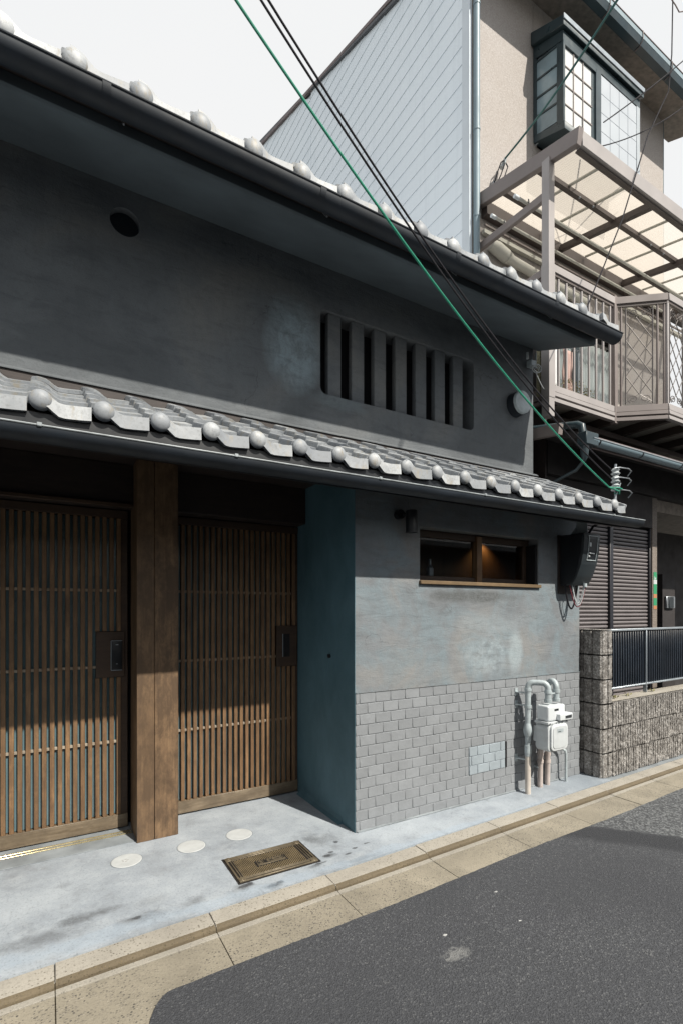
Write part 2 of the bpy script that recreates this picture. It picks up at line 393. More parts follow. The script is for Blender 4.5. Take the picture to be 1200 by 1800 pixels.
col = t.mix(t.ramp(t.noise(3, 6, rough=.7, stretch=(1, 3, .15)), (.5, 0.), (.7, .30)), col, (.80,.85,.88))
M['siding'] = t.finish(col, .7, t.noise(50, 3), .1, .002)
M['trim'] = simple('siding_trim', (.80,.84,.86), .6, .05, 3, bump=.02)
t = NT('stucco_beige')
n2 = t.noise(55, 5, rough=.8)
col = t.ramp(n2, (.3, (.36,.31,.275)), (.5, (.49,.435,.395)), (.72, (.62,.57,.53)))
col = t.mix(t.math('MULTIPLY', t.ramp(t.noise(1.5, 4), (.4, 1.), (.7, 0.)), .25), col, (.38,.31,.25))
M['stucco'] = t.finish(col, .9, n2, .6, .012)
M['soffstucco'] = simple('soffit_stucco', (.30,.25,.205), .9, .25, 14, bump=.5, bscale=40)
M['rustbrown'] = simple('verge_flashing', (.20,.15,.14), .6, .25, 6)
M['rooftin'] = simple('neighbour_roofing', (.10,.10,.105), .6, .2, 4)
M['brownwall'] = simple('brown_house_wall', (.034,.028,.027), .75, .25, 4, bump=.3)
M['shutter'] = simple('shutter_metal', (.23,.20,.195), .42, .08, 5, bump=.03)
M['shutframe'] = simple('shutter_frame', (.022,.022,.028), .4, .15, 4, bump=.03)
t = NT('small_tile_column')
bt = t.n('ShaderNodeTexBrick'); bt.inputs['Scale'].default_value = 18; bt.inputs['Color1'].default_value = (.24,.19,.15,1); bt.inputs['Color2'].default_value = (.33,.27,.22,1)
bt.inputs['Mortar'].default_value = (.12,.1,.09,1); bt.inputs['Mortar Size'].default_value = .03
mm = t.n('ShaderNodeMapping'); mm.inputs['Rotation'].default_value = (math.radians(90), 0, 0); t.l(t.pos, mm.inputs[0]); t.l(mm.outputs[0], bt.inputs['Vector'])
M['coltile'] = t.finish(bt.outputs[0], .7)
M['black'] = simple('black_plastic', (.008,.010,.013), .42, .2, 6, bump=.04)
M['meterface'] = simple('meter_cover', (.020,.027,.031), .5, .15, 6, bump=.04)
M['void'] = simple('dark_interior', (.006,.006,.008), .9, .1, 3, bump=0)
M['navy'] = simple('navy_fence_slat', (.020,.027,.038), .35, .2, 6, bump=.03)
M['alu'] = simple('aluminium_rail', (.36,.39,.41), .35, .08, 6, metal=.3, bump=.02)
M['white'] = simple('white_paint', (.72,.73,.72), .42, .06, 5, bump=.05)
M['offwhite'] = simple('meter_white', (.60,.61,.60), .42, .10, 12, bump=.1)
M['pipegrey'] = simple('galvanised_pipe', (.46,.50,.50), .5, .22, 14, metal=.1, bump=.15)
M['pipetan'] = simple('tan_pipe_wrap', (.62,.54,.46), .7, .12, 12, bump=.1)
M['pipepink'] = simple('pinkish_pipe_wrap', (.54,.45,.40), .7, .14, 12, bump=.1)
M['cream'] = simple('cream_duct', (.66,.62,.53), .6, .06, 5, bump=.05)
M['green'] = simple('green_cable_sheath', (.02,.30,.18), .45, .15, 20, bump=.05)
M['tealcable'] = simple('teal_wire_sheath', (.015,.11,.10), .45, .15, 20, bump=.05)
M['cable'] = simple('black_cable', (.028,.026,.030), .8, .2, 10, spec=.15, bump=.05)
M['redwire'] = simple('red_wire', (.16,.02,.03), .5, .1, 10, bump=0)
M['porcelain'] = simple('porcelain', (.55,.57,.56), .3, .08, 20, bump=.05)
M['steel'] = simple('dull_steel', (.34,.35,.36), .4, .2, 20, metal=.7, bump=.1)
M['brass'] = simple('brass_track', (.75,.62,.36), .28, .08, 10, metal=.8, bump=.05)
M['whitedisc'] = simple('white_cap', (.56,.56,.54), .6, .10, 14, bump=.25, bscale=60)
M['discmark'] = simple('cap_mark', (.35,.33,.31), .7, .1, 30, bump=0)
M['iron'] = simple('cast_iron_brown', (.26,.19,.10), .5, .35, 14, metal=.4, bump=.4, bscale=90)
M['irondark'] = simple('cast_iron_pit', (.022,.018,.015), .7, .3, 14, metal=.2, bump=.5, bscale=90)
M['ironlt'] = simple('cast_iron_worn', (.22,.175,.115), .45, .25, 14, metal=.45, bump=.3, bscale=90)
M['wrought'] = simple('wrought_iron', (.14,.12,.11), .45, .2, 10, metal=.3, bump=.05)
M['curtain'] = simple('curtain_cloth', (.82,.80,.76), .9, .1, 3, bump=.2, stretch=(9,9,.4))
M['shoji'] = simple('shoji_paper', (.68,.67,.64), .8, .03, 3, bump=.02, stretch=(30,30,.3))
M['frosted'] = simple('frosted_pane', (.50,.52,.54), .35, .03, 3, bump=.03)
M['frostgrid'] = simple('frosted_pane_grid', (.44,.465,.48), .4, .03, 3, bump=.03)
M['leafdry'] = simple('pale_leaf', (.30,.27,.12), .7, .4, 30, bump=0)
M['pot'] = simple('plastic_planter', (.28,.20,.15), .6, .1, 8)
M['laundry'] = simple('white_laundry', (.72,.70,.68), .9, .06, 6, bump=.3, bscale=14)
M['redcloth'] = simple('faded_red_cloth', (.50,.33,.28), .9, .12, 6, bump=.3, bscale=14)
M['stgreen'] = simple('sticker_green', (.03,.30,.13), .5, .05, 8, bump=0)
M['stwhite'] = simple('sticker_white', (.7,.72,.7), .5, .05, 8, bump=0)
M['storange'] = simple('sticker_orange', (.55,.22,.09), .5, .05, 8, bump=0)
M['amberwall'] = simple('room_panelling', (.10,.055,.028), .7, .25, 3, stretch=(6,6,.5))
M['opp'] = simple('opposite_wall_render', (.12,.13,.14), .9, .2, 2)
M['oppdark'] = simple('opposite_timber', (.035,.028,.024), .8, .2, 3)
M['sidepane'] = simple('side_pane_glass', (.26,.34,.37), .12, .3, 2, bump=0)
M['curtaindim'] = simple('dim_curtain', (.42,.44,.44), .8, .15, 3, bump=0)
M['leafwall'] = simple('patterned_strip', (.30,.27,.16), .8, .6, 60, bump=0)
# split-face block
t = NT('split_face_block')
n1 = t.noise(60, 6, rough=.85); n3 = t.noise(14, 4)
col = t.ramp(n1, (.30, (.04,.036,.032)), (.43, (.22,.195,.17)), (.54, (.46,.42,.38)), (.66, (.85,.82,.77)))
col = t.mix(t.math('MULTIPLY', t.ramp(n3, (.42, 1.), (.6, 0.)), .5), col, (.07,.06,.052))
M['block'] = t.finish(col, .9, n1, .9, .012)
# glass
def glass(name, tint, rough=.02, refl=1.0):
    t = NT(name)
    tr = t.n('ShaderNodeBsdfTransparent'); tr.inputs[0].default_value = (*tint, 1)
    gl = t.n('ShaderNodeBsdfGlossy'); gl.inputs['Roughness'].default_value = rough
    fr = t.n('ShaderNodeFresnel'); fr.inputs[0].default_value = 1.5
    bf = t.math('SUBTRACT', 1.0, t.n('ShaderNodeNewGeometry').outputs['Backfacing'])
    ms = t.n('ShaderNodeMixShader'); t.l(t.math('MULTIPLY', fr.outputs[0], bf), ms.inputs[0]); t.l(tr.outputs[0], ms.inputs[1]); t.l(gl.outputs[0], ms.inputs[2])
    t.l(ms.outputs[0], t.out.inputs[0]); return t.m
M['glass'] = glass('window_glass', (.92,.94,.94))
# polycarbonate
t = NT('polycarbonate')
df = t.n('ShaderNodeBsdfDiffuse'); df.inputs[0].default_value = (.60,.58,.56,1)
tl = t.n('ShaderNodeBsdfTranslucent'); tl.inputs[0].default_value = (.78,.72,.645,1)
tp = t.n('ShaderNodeBsdfTransparent'); tp.inputs[0].default_value = (.8,.8,.78,1)
m1 = t.n('ShaderNodeMixShader'); m1.inputs[0].default_value = .6; t.l(df.outputs[0], m1.inputs[1]); t.l(tl.outputs[0], m1.inputs[2])
m2 = t.n('ShaderNodeMixShader'); m2.inputs[0].default_value = .42; t.l(m1.outputs[0], m2.inputs[1]); t.l(tp.outputs[0], m2.inputs[2])
t.l(m2.outputs[0], t.out.inputs[0]); M['poly'] = t.m

# ================================================================== SETTING
S = dict(kind='structure')
K = .0352                                   # street edge runs 2 degrees off the house front
def ky(x, off): return off + K * x
tag(obj('ground', B(-150, 250, -150, 250, -.5, -.12), M['ground']), 'bare ground under the neighbourhood', **S)
rd = MB().add([(-80,-2.25,-.045),(120,-2.25,-.045),(120,ky(120,1.985),-.045),(-80,ky(-80,1.985),-.045),
               (-80,-2.25,-.11),(120,-2.25,-.11),(120,ky(120,1.985),-.11),(-80,ky(-80,1.985),-.11)],
              [(0,1,2,3),(7,6,5,4),(0,4,5,1),(1,5,6,2),(2,6,7,3),(3,7,4,0)])
# irregular asphalt edge (feathered tongue towards the gutter)
rd = MB(); pts = []
x = -6.0
while x < 14:
    base = ky(x, 1.985) + .006 * math.sin(x * 3.1) + .004 * mnoise.noise(Vector((x * 9, 0, 0))) + .0035 * mnoise.noise(Vector((x * 40, 3, 0)))
    if x < .42: base -= .40 * (1 - math.sqrt(max(0, 1 - ((.42 - max(x, .27)) / .15) ** 2))) + (.02 + .05 * (.27 - x) if x < .27 else 0)
    pts.append((x, base)); x += .02
top = [(-80, 1.5)] + pts + [(120, ky(120, 1.985))]
poly = [(-80, -2.25), (120, -2.25)] + top[::-1]
rd.prism(poly, -.10, -.018, 'z')
tag(obj('road', rd, M['asphalt']), 'dark asphalt lane with a paler worn surface at its far end', **S)
pv = MB().prism([(-14, 9), (-14, ky(-14,2.388)), (4.16, ky(4.16,2.388)), (4.16, 9)], -.11, 0, 'z')
tag(obj('pavement', pv, M['pave']), 'mottled blue grey concrete apron before the doors', **S)
pv2 = MB().prism([(4.165, 9), (4.165, ky(4.165,2.388)), (40, ky(40,2.388)), (40, 9)], -.11, -.006, 'z')
tag(obj('ground_slab', pv2, M['thresh']), 'concrete ground behind the neighbour\'s block wall', **S)

kerb = empty('kerb', (0, 2.3, 0), 'tan concrete kerb stones between pavement and gutter', **S)
gut = empty('gutter_channel', (0, 2.1, -.05), 'tan exposed aggregate gutter slabs beside the asphalt', **S)
PITCH = .645
for i in range(-9, 26):
    x0 = .026 + i * PITCH + .0015; x1 = x0 + PITCH - .003
    jx = R.uniform(-.003, .003); jz = R.uniform(-.0025, .0025)
    a = Vector((x0, ky(x0, 2.302) + jx, 0)); b = Vector((x1, ky(x1, 2.302) + jx, 0))
    prof = [(-.053,-.11),(.076,-.11),(.076,-.001+jz),(-.030,-.001+jz),(-.045,-.006+jz),(-.053,-.016+jz)]
    mbk = MB(); n = len(prof)
    vs = [(a.x, a.y + u, w) for u, w in prof] + [(b.x, b.y + u, w) for u, w in prof]
    mbk.add(vs, [tuple(range(n)), tuple(range(n, 2*n))[::-1]] + [(k, (k+1) % n, (k+1) % n + n, k + n) for k in range(n)])
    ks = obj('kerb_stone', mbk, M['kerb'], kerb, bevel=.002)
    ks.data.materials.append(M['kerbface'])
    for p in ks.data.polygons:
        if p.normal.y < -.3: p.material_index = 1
    # gutter slab: light strip + aggregate apron, sloping gently to the asphalt
    gx0 = x0; gx1 = x1
    def quadslab(u0, u1, z0, z1):
        q = MB(); q.add([(gx0,ky(gx0,u0),z0),(gx1,ky(gx1,u0),z0),(gx1,ky(gx1,u1),z1),(gx0,ky(gx0,u1),z1),
               (gx0,ky(gx0,u0),-.12),(gx1,ky(gx1,u0),-.12),(gx1,ky(gx1,u1),-.12),(gx0,ky(gx0,u1),-.12)],
               [(0,1,2,3),(7,6,5,4),(0,4,5,1),(1,5,6,2),(2,6,7,3),(3,7,4,0)]); return q
    jz = R.uniform(-.002, .002)
    g1 = obj('gutter_slab', quadslab(1.5, 2.207, -.026+jz, -.026+jz), M['apron'], gut, bevel=.0012)
    g2 = obj('gutter_margin', quadslab(2.210, 2.240, -.024+jz, -.023+jz), M['strip'], gut, bevel=.0012)
fl = MB().prism([(-6, ky(-6,2.0)), (17, ky(17,2.0)), (17, ky(17,2.39)), (-6, ky(-6,2.39))], -.118, -.036, 'z')
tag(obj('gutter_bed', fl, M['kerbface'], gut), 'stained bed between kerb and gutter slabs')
tag(obj('far_kerb', B(-80, 120, -2.42, -2.26, -.10, .0), M['kerb']), 'kerb on the far side of the lane', **S)

# ================================================================== OUR HOUSE
H = empty('town_house', (1, 3.3, 0), 'low grey plastered wooden town house with lattice doors and silver tiled eaves', 'house')
XR = 4.08; XL = -3.2; YW = 2.777; YU = 3.27; XC = 1.733
# lower wall with window opening
lw = slab_with_holes('lower_wall', [(XC, .915), (XR, .915), (XR, 2.40), (XC, 2.40)], [rect(2.27, 3.53, 1.64, 2.05)], YW, YW + .16, M['plow'], H)
ledge = obj('wall_ledge', B(XC + .0005, XR + .002, YW - .010, YW + .05, .9105, .9145), M['plow'], H)
# recess side wall with fillet at its foot
obj('recess_wall', B(XC, XC + .14, YW + .162, 3.72, 0, 2.42), M['pteal'], H)
fil = MB().prism([(XC - .0, .045), (XC - .010, .016), (XC - .034, .001), (XC, .001)], YW + .16, 3.60, 'y')
obj('wall_foot_fillet', fil, M['pteal'], H, smooth=True)
obj('wall_screw_cap', MB().tube([(XC + .002, 3.114, 1.13), (XC - .014, 3.114, 1.13)], .014, 12), M['black'], H)
# lower wall base core (behind bricks)
obj('brick_backing', B(XC + .004, XR - .002, YW - .002, YW + .155, 0, .9105), M['mortar'], H)
obj('recess_wall', B(XC - .0035, XC - .0002, YW + .0005, YW + .1618, 0, 2.40), M['pteal'], H)
# bricks
CO = .070
bh = empty('brick_facing', (XC, YW, 0)); bh.parent = H; bh.location = Vector((XC, YW, 0)) - wpos(H)
rows = 13
base_meshes = {}
def bmesh_for(w, variant):
    key = (round(w, 3), variant)
    if key in base_meshes: return base_meshes[key]
    q = B(0, w, -.0056, .004, 0, CO - .0042)
    me = q.mesh('brick', M['brick'], bevel=.0020)
    rr = random.Random(variant * 13 + int(w * 1000))
    for v_ in me.vertices:
        v_.co += Vector((rr.uniform(-.0008,.0008), rr.uniform(-.001,.001), rr.uniform(-.0008,.0008)))
    base_meshes[key] = me; return me
pale = {}
HX0, HX1, HR0, HR1 = 2.735, 3.135, 3, 5       # hatch clad in paler bricks
hatch = empty('vent_hatch', (HX0, YW, .21)); hatch.parent = H; hatch.location = Vector((HX0, YW, .21)) - wpos(H)
obj('hatch_plate', B(HX0 + .002, HX1 - .012, YW - .0065, YW - .0025, HR0*CO + .002, (HR1+1)*CO - .004), M['brickpale'], hatch)
obj('hatch_gap', B(HX1 - .008, HX1 + .004, YW - .0135, YW - .003, HR0*CO + .002, (HR1+1)*CO - .004), M['void'], hatch)
for r_ in range(rows):
    z = r_ * CO + .002
    x = XC + .001
    ws = [.027] if r_ % 2 == 0 else [.09]
    first = True
    while x < XR - .012:
        w = ws[0] if first else .1245 - .0045
        first = False
        x1 = min(x + w, XR - .002)
        if x1 - x < .02: break
        inh = HR0 <= r_ <= HR1 and x1 > HX0 and x < HX1
        segs = [(x, x1)]
        if inh:
            segs = []
            if x < HX0 - .02: segs.append((x, HX0 - .004))
            a_, b_ = max(x, HX0 + .003), min(x1, HX1 - .014)
            if b_ - a_ > .012:
                me = bmesh_for(b_ - a_, R.randrange(3)); kk = me.name
                if kk not in pale:
                    m2_ = me.copy(); m2_.materials[0] = M['brickpale']; pale[kk] = m2_
                put('brick', pale[kk], hatch, (a_, YW - .0055, z))
            if x1 > HX1 + .02: segs.append((HX1 + .005, x1))
        for a_, b_ in segs:
            put('brick', bmesh_for(b_ - a_, R.randrange(3)), bh, (a_, YW + R.uniform(-.0012, .0008), z))
        x = x1 + .0045
obj('wall_base_render', B(XC + .01, 3.9, YW - .016, YW - .001, 0, .012), M['thresh'], H, bevel=.003)

# small wooden window
win = empty('window', (2.9, 2.88, 1.64)); win.parent = H; win.location = Vector((2.9, 2.88, 1.64)) - wpos(H)
fy0, fy1 = 2.872, 2.915
obj('frame', MB().box(2.272, 3.528, fy0, fy1, 1.995, 2.048), M['woodbrown'], win, bevel=.003)
obj('frame', MB().box(2.272, 3.50, fy0, fy1, 1.668, 1.712), M['woodbrown'], win, bevel=.003)
obj('frame', MB().box(2.272, 2.312, fy0 + .001, fy1 - .001, 1.712, 1.995), M['woodbrown'], win, bevel=.003)
obj('mullion', MB().box(2.905, 2.962, fy0 - .018, fy1 - .001, 1.669, 2.035), M['wood'], win, bevel=.003)
obj('frame', MB().box(3.458, 3.50, fy0 + .001, fy1 - .001, 1.712, 1.995), M['woodbrown'], win, bevel=.003)
obj('pane', MB().box(2.312, 2.905, 2.892, 2.896, 1.712, 1.995), M['glass'], win)
obj('pane', MB().box(2.962, 3.458, 2.888, 2.892, 1.712, 1.995), M['glass'], win)
obj('sill', MB().box(2.262, 3.545, YW - .022, 2.93, 1.641, 1.668), M['woodsill'], win, bevel=.003)
obj('reveal', MB().box(3.505, 3.529, YW + .012, 2.93, 1.669, 2.0), M['void'], win)
# room behind it
rm = MB()
rm.box(2.0, 4.0, 3.35, 3.37, 1.2, 2.5); rm.box(2.0, 2.02, 2.95, 3.35, 1.2, 2.5); rm.box(3.92, 3.94, 2.95, 3.35, 1.2, 2.5)
rm.box(2.02, 3.92, 2.95, 3.35, 2.46, 2.49); rm.box(2.02, 3.92, 2.95, 3.35, 1.2, 1.22)
obj('room_lining', rm, M['amberwall'], H)
obj('room_fitting', MB().tube([(3.47, 3.285, 2.19), (3.47, 3.285, 2.105)], .035, 14), M['black'], H)
obj('shelf_bottle', MB().tube([(2.72, 3.2, 1.66), (2.72, 3.2, 1.80), (2.72, 3.2, 1.83), (2.72, 3.2, 1.88)], [.03,.03,.011,.011], 10), M['steel'], H)
ll = bpy.data.lights.new('room_lamp', 'SPOT'); ll.energy = 2.6; ll.color = (1, .55, .2); ll.shadow_soft_size = .02; ll.spot_size = math.radians(120); ll.spot_blend = .8
lo = bpy.data.objects.new('room_lamp', ll); lo.location = (3.47, 3.285, 2.09); lo.rotation_euler = (math.radians(12), 0, 0); C.objects.link(lo)

# upper wall with slotted clay window and round vent
WX0, WX1, WZ0, WZ1 = 1.738, 3.289, 3.062, 3.69
slab_with_holes('upper_wall', [(XL, 2.45), (XR, 2.45), (XR, 4.05), (XL, 4.05)], [rrect(WX0, WX1, WZ0, WZ1, .05), circ(.405, 3.80, .085)], YU, YU + .16, M['pup'], H)
obj('vent_backing', B(.25, .56, YU + .05, YU + .18, 3.65, 3.95), M['gutter'], H)
sl_ = empty('slotted_window', (2.5, YU, 3.06)); sl_.parent = H; sl_.location = Vector((2.5, YU, 3.06)) - wpos(H)
n_b = 7; bw = .113; gap = (WX1 - WX0 - n_b * bw) / (n_b + 1)
for i in range(n_b):
    xx = WX0 + gap * (i + 1) + bw * i - .018
    obj('clay_bar', B(xx, xx + bw, YU + .022, YU + .075, WZ0 + .001, WZ1 - .001), M['pup'], sl_, bevel=.008, seg=2)
obj('slot_backing', B(WX0 - .05, WX1 + .05, YU + .164, YU + .18, WZ0 - .05, WZ1 + .05), M['void'], H)
# vent cap
vc_ = empty('vent_cap', (3.815, YU, 3.41)); vc_.parent = H; vc_.location = Vector((3.815, YU, 3.41)) - wpos(H)
obj('cap_body', MB().tube([(3.82, YU, 3.40), (3.82, YU - .075, 3.40)], .112, 32), M['gutter'], vc_, smooth=True)
obj('cap_face', MB().tube([(3.82, YU - .075, 3.40), (3.82, YU - .10, 3.40), (3.82, YU - .108, 3.40)], [.106, .104, .092], 32), M['pipegrey'], vc_, smooth=True)
# flashing strip over lower tiles
obj('wall_flashing', MB().prism([(YU - .022, 2.772), (YU - .0005, 2.790), (YU - .0005, 2.766), (YU - .004, 2.766), (YU - .006, 2.774), (YU - .022, 2.766)], XL, XR + .05), M['pup'], H)
obj('gap_shade_board', B(XL, XR + .04, YU - .012, YU - .005, 2.56, 2.764), M['wooddark'], H)  # added dark strip standing in for shade in the gap below the flashing
# side and rear of the house
obj('side_wall', B(XR - .14, XR - .003, YU + .162, 8.0, .0, 4.35), M['pup'], H)
obj('side_wall', B(XR - .14, XR - .004, YW + .163, YU + .158, .0, 2.44), M['plow'], H)
obj('rear_wall', B(XL, XR - .145, 7.86, 8.0, .0, 4.35), M['pup'], H)
obj('side_wall', B(XL, XL + .14, YU + .162, 7.85, .0, 4.35), M['pup'], H)
obj('lower_wall', B(XL, -1.35, YW, YW + .16, 0, 2.40), M['plow'], H)
obj('recess_wall', B(-1.49, -1.35, YW + .162, 3.72, 0, 2.42), M['pteal'], H)
# soffit plaster and roof deck
obj('soffit', MB().prism([(YU - .001, 4.0), (2.68, 3.782), (2.664, 3.792), (2.66, 3.845), (YU - .001, 4.075)], XL, 4.145), M['soffit'], H, bevel=.006, seg=2)
US = .37
def udeck(y): return 3.79 + (y - 2.52) * US
rf = empty('main_roof', (0, 2.5, 3.8)); rf.parent = H; rf.location = Vector((0, 2.5, 3.8)) - wpos(H)
obj('roof_deck', MB().prism([(2.50, udeck(2.50)), (5.9, udeck(5.9)), (8.4, udeck(5.9) - 1.0), (8.4, udeck(5.9) - .93), (5.9, udeck(5.9) + .05), (2.50, udeck(2.50) + .035)], XL - .02, 4.16), M['wooddark'], rf)

# ---- S-profile roof tile meshes
def prof(u):
    if u < .22: return .033 + .004 * math.sin(math.pi * u / .22)
    if u < .52:
        q = (u - .22) / .30
        return .033 * .5 * (1 + math.cos(math.pi * q))
    return .008 * ((u - .52) / .48) ** 1.5
def tile_mesh(name, pw, slope, eave=False, length=.245):
    s = pw / .229; nu = 12; tilt = math.atan(slope) - .085
    us = [-.02] + [i / nu for i in range(nu + 1)] + [1.05]
    rowsv = [0, .02 * s, .5 * length * s, length * s]
    q = MB(); th_ = .017 * s; vs = []; fs = []
    def pt(u, v, n): 
        return (u * pw, v * math.cos(tilt) - n * math.sin(tilt), v * math.sin(tilt) + n * math.cos(tilt))
    for v in rowsv:
        for u in us: vs.append(pt(u, v, (prof(max(0, min(1, u))) - (.012 if u < 0 else 0)) * s + .022 * s))
    W = len(us); O = len(vs)
    for v in rowsv:
        for u in us: vs.append(pt(u, v, (prof(max(0, min(1, u))) - (.02 if u < 0 else 0)) * s + .022 * s - th_))
    for i in range(len(rowsv) - 1):
        for k in range(W - 1):
            a = i * W + k; fs.append((a, a+1, a+W+1, a+W)); fs.append((O+a, O+a+W, O+a+W+1, O+a+1))
        fs.append((i*W, (i+1)*W, O+(i+1)*W, O+i*W)); fs.append((i*W+W-1, O+i*W+W-1, O+(i+1)*W+W-1, (i+1)*W+W-1))
    for k in range(W - 1):
        fs.append((k, O+k, O+k+1, k+1)); a = (len(rowsv)-1)*W + k; fs.append((a, a+1, O+a+1, O+a))
    q.add(vs, fs)
    if eave:
        vs = []; fs = []
        uu = [.12 + .86 * i / 10 for i in range(11)]
        for v in (-.018 * s, .010 * s):
            for u in uu:
                p_ = pt(u, 0, (prof(u) + .024) * s); vs.append((p_[0], p_[1] + v, p_[2]))
            for u in uu:
                p_ = pt(u, 0, (prof(u) + .024) * s); hgt = .048 + .010 * min(1, (u - .12) / .35)
                vs.append((p_[0], p_[1] + v - .004 * s, p_[2] - hgt * s))
        n = len(uu)
        for k in range(n - 1):
            fs += [(k, n+k, n+k+1, k+1), (2*n+k, 2*n+k+1, 3*n+k+1, 3*n+k), (k, k+1, 2*n+k+1, 2*n+k), (n+k, 3*n+k, 3*n+k+1, n+k+1)]
        fs += [(0, 2*n, 3*n, n), (n-1, 2*n-1, 4*n-1, 3*n-1)]
        q.add(vs, fs)
    me = q.mesh(name, M['tile'], 0, smooth=True)
    return me
def ball_mesh(pw):
    s = pw / .229
    return MB().ball((0, 0, 0), .0430 * s, 1, .58, 1, 20, 12).mesh('tile_cap', M['tile'], smooth=True)
# lower roof
FQ = 1.037                                 # eave set a little nearer the wall
LS = .505; PL = .229 * FQ; X0L = (-.023) * FQ - .18 * PL
EY0 = 2.36 * FQ; EZ0 = 1.45 + (2.258 - 1.45) * FQ + .012
lr = empty('lower_roof', (0, 2.33, 2.25)); lr.parent = H; lr.location = Vector((0, 2.33, 2.25)) - wpos(H)
tl_e = tile_mesh('roof_tile', PL, LS, True, .225); tl_n = tile_mesh('roof_tile', PL, LS, False, .225); bl = ball_mesh(PL)
DY = .151
def lz(y): return EZ0 + (y - EY0) * LS
for i in range(-10, 18):
    xx = X0L + i * PL
    for j in range(5 if i < 17 else 5):
        y = EY0 + j * DY
        o = put('roof_tile', tl_e if j == 0 else tl_n, lr, (xx + R.uniform(-.003,.003), y + R.uniform(-.004,.004), lz(y) + R.uniform(-.002,.002)), (R.uniform(-.012,.012), R.uniform(-.008,.008), R.uniform(-.012,.012)))
        if i == 17: o.scale = (.82, 1, 1)
    put('tile_cap', bl, lr, (xx + .18 * PL, 2.332 * FQ, 1.45 + .843 * FQ + R.uniform(-.0015,.0015)))
# verge strip at right end
obj('verge_tile', MB().beam((4.175, EY0 - .02, lz(EY0) + .01), (4.175, 3.22, lz(3.22) + .01), .045, .07), M['tile'], lr, bevel=.012, seg=2)
obj('roof_deck', MB().prism([(EY0 + .012, lz(EY0) - .050), (3.265, lz(3.265) - .050), (3.265, lz(3.265) - .004), (EY0 + .012, lz(EY0) - .012)], -2.4, 4.15), M['wooddark'], lr)
obj('eave_board', MB().prism([(EY0 - .012, 2.150), (EY0 + .010, 2.150), (EY0 + .010, EZ0 - .020), (EY0 - .012, EZ0 - .024)], -2.4, 4.15), M['black'], lr)  # coloured black to stand in for deep shade below the tile flaps
for i in range(-5, 13):
    xx = -.1 + i * .34
    obj('rafter', MB().beam((xx, EY0 + .02, lz(EY0) - .078), (xx, 3.26, lz(3.25) - .078), .04, .055), M['wooddark'], lr)
# lower gutter with lip and brackets
def halfpipe(x0, x1, yc, zc0, zc1, r, th=.004, n=14):
    q = MB(); pr = []
    for k in range(n + 1):
        a = math.pi + math.pi * k / n; pr.append((yc + r * math.cos(a), r * math.sin(a)))
    for k in range(n + 1):
        a = 2 * math.pi - math.pi * k / n; pr.append((yc + (r - th) * math.cos(a), (r - th) * math.sin(a)))
    m = len(pr)
    vs = [(x0, u, zc0 + w) for u, w in pr] + [(x1, u, zc1 + w) for u, w in pr]
    q.add(vs, [tuple(range(m))[::-1][:0] or (0, 1, m-2, m-1)] + [(k, k+1, m-2-k, m-1-k) for k in range(1, n)] + [(m+k, m+m-1-k, m+m-2-k, m+k+1) for k in range(0, n)] + [(k, (k+1) % m, (k+1) % m + m, k + m) for k in range(m)])
    return q
lg = empty('rain_gutter', (0, 2.29, 2.15)); lg.parent = H; lg.location = Vector((0, 2.29, 2.15)) - wpos(H)
GYc = 2.290 * FQ
def gz(x): return 1.45 + (.700 + .0041 * (x / FQ + 2.6)) * FQ
obj('gutter_trough', halfpipe(-2.6, 4.29, GYc, gz(-2.6), gz(4.29), .054), M['gutter'], lg, smooth=True)
obj('gutter_lip', MB().tube([(-2.6, GYc - .054, gz(-2.6) + .002), (4.29, GYc - .054, gz(4.29) + .002)], .0040, 8), M['gutteredge'], lg)
for xx in (-1.6, -.81, -.026, .753, 1.558, 2.35, 3.086, 3.715):
    xx *= FQ; zz = gz(xx) + .008
    obj('gutter_clip', MB().box(xx - .009, xx + .009, GYc - .061, GYc - .03, zz - .012, zz + .004).box(xx - .007, xx + .007, GYc - .03, GYc + .068, zz - .001, zz + .004), M['gutteredge'], lg, bevel=.002)
# upper gutter
ug = empty('rain_gutter', (0, 2.45, 3.75)); ug.parent = H; ug.location = Vector((0, 2.45, 3.75)) - wpos(H)
obj('gutter_trough', halfpipe(-3.3, 4.17, 2.500, 3.799, 3.785, .063), M['gutter'], ug, smooth=True)
obj('gutter_lip', MB().tube([(-3.3, 2.436, 3.801), (4.17, 2.436, 3.787)], .005, 8), M['gutter'], ug)
for xx in (.21, 1.30, 2.3, 3.3, -.9, -2):
    obj('gutter_joint', halfpipe(xx, xx + .035, 2.500, 3.796, 3.796, .068), M['gutter'], ug, smooth=True)
    obj('gutter_hanger', MB().tube([(xx + .1, 2.55, 3.74), (xx + .1, 2.60, 3.80)], .005, 6), M['steel'], ug)
# upper tiles
PU = .274; X0U = .105 - .18 * PU
tu_e = tile_mesh('roof_tile', PU, US, True); tu_n = tile_mesh('roof_tile', PU, US); bu = ball_mesh(PU)
DU = .205
def uz(y): return udeck(y) + .048
mass = MB()
for i in range(-11, 15):
    last = i == 14
    xx = X0U + i * PU
    for j in range(16):
        y = 2.50 + j * DU
        if j < 6: put('roof_tile', tu_e if j == 0 else tu_n, rf, (xx + R.uniform(-.002,.002), y, uz(y)))
        else: mass.add([(v.co.x + xx, v.co.y + y, v.co.z + uz(y)) for v in tu_n.vertices], [list(p.vertices) for p in tu_n.polygons])
    if not last: put('tile_cap', bu, rf, (xx + .18 * PU + R.uniform(-.004,.004), 2.468, 3.842 + R.uniform(-.003,.003)))
mo = obj('roof_tiling', mass, M['tile'], rf, smooth=True); mo['kind'] = 'stuff'
obj('ridge_cap', MB().tube([(XL - .02, 5.85, udeck(5.9) + .10), (4.16, 5.85, udeck(5.9) + .10)], .11, 14), M['tile'], rf, smooth=True)
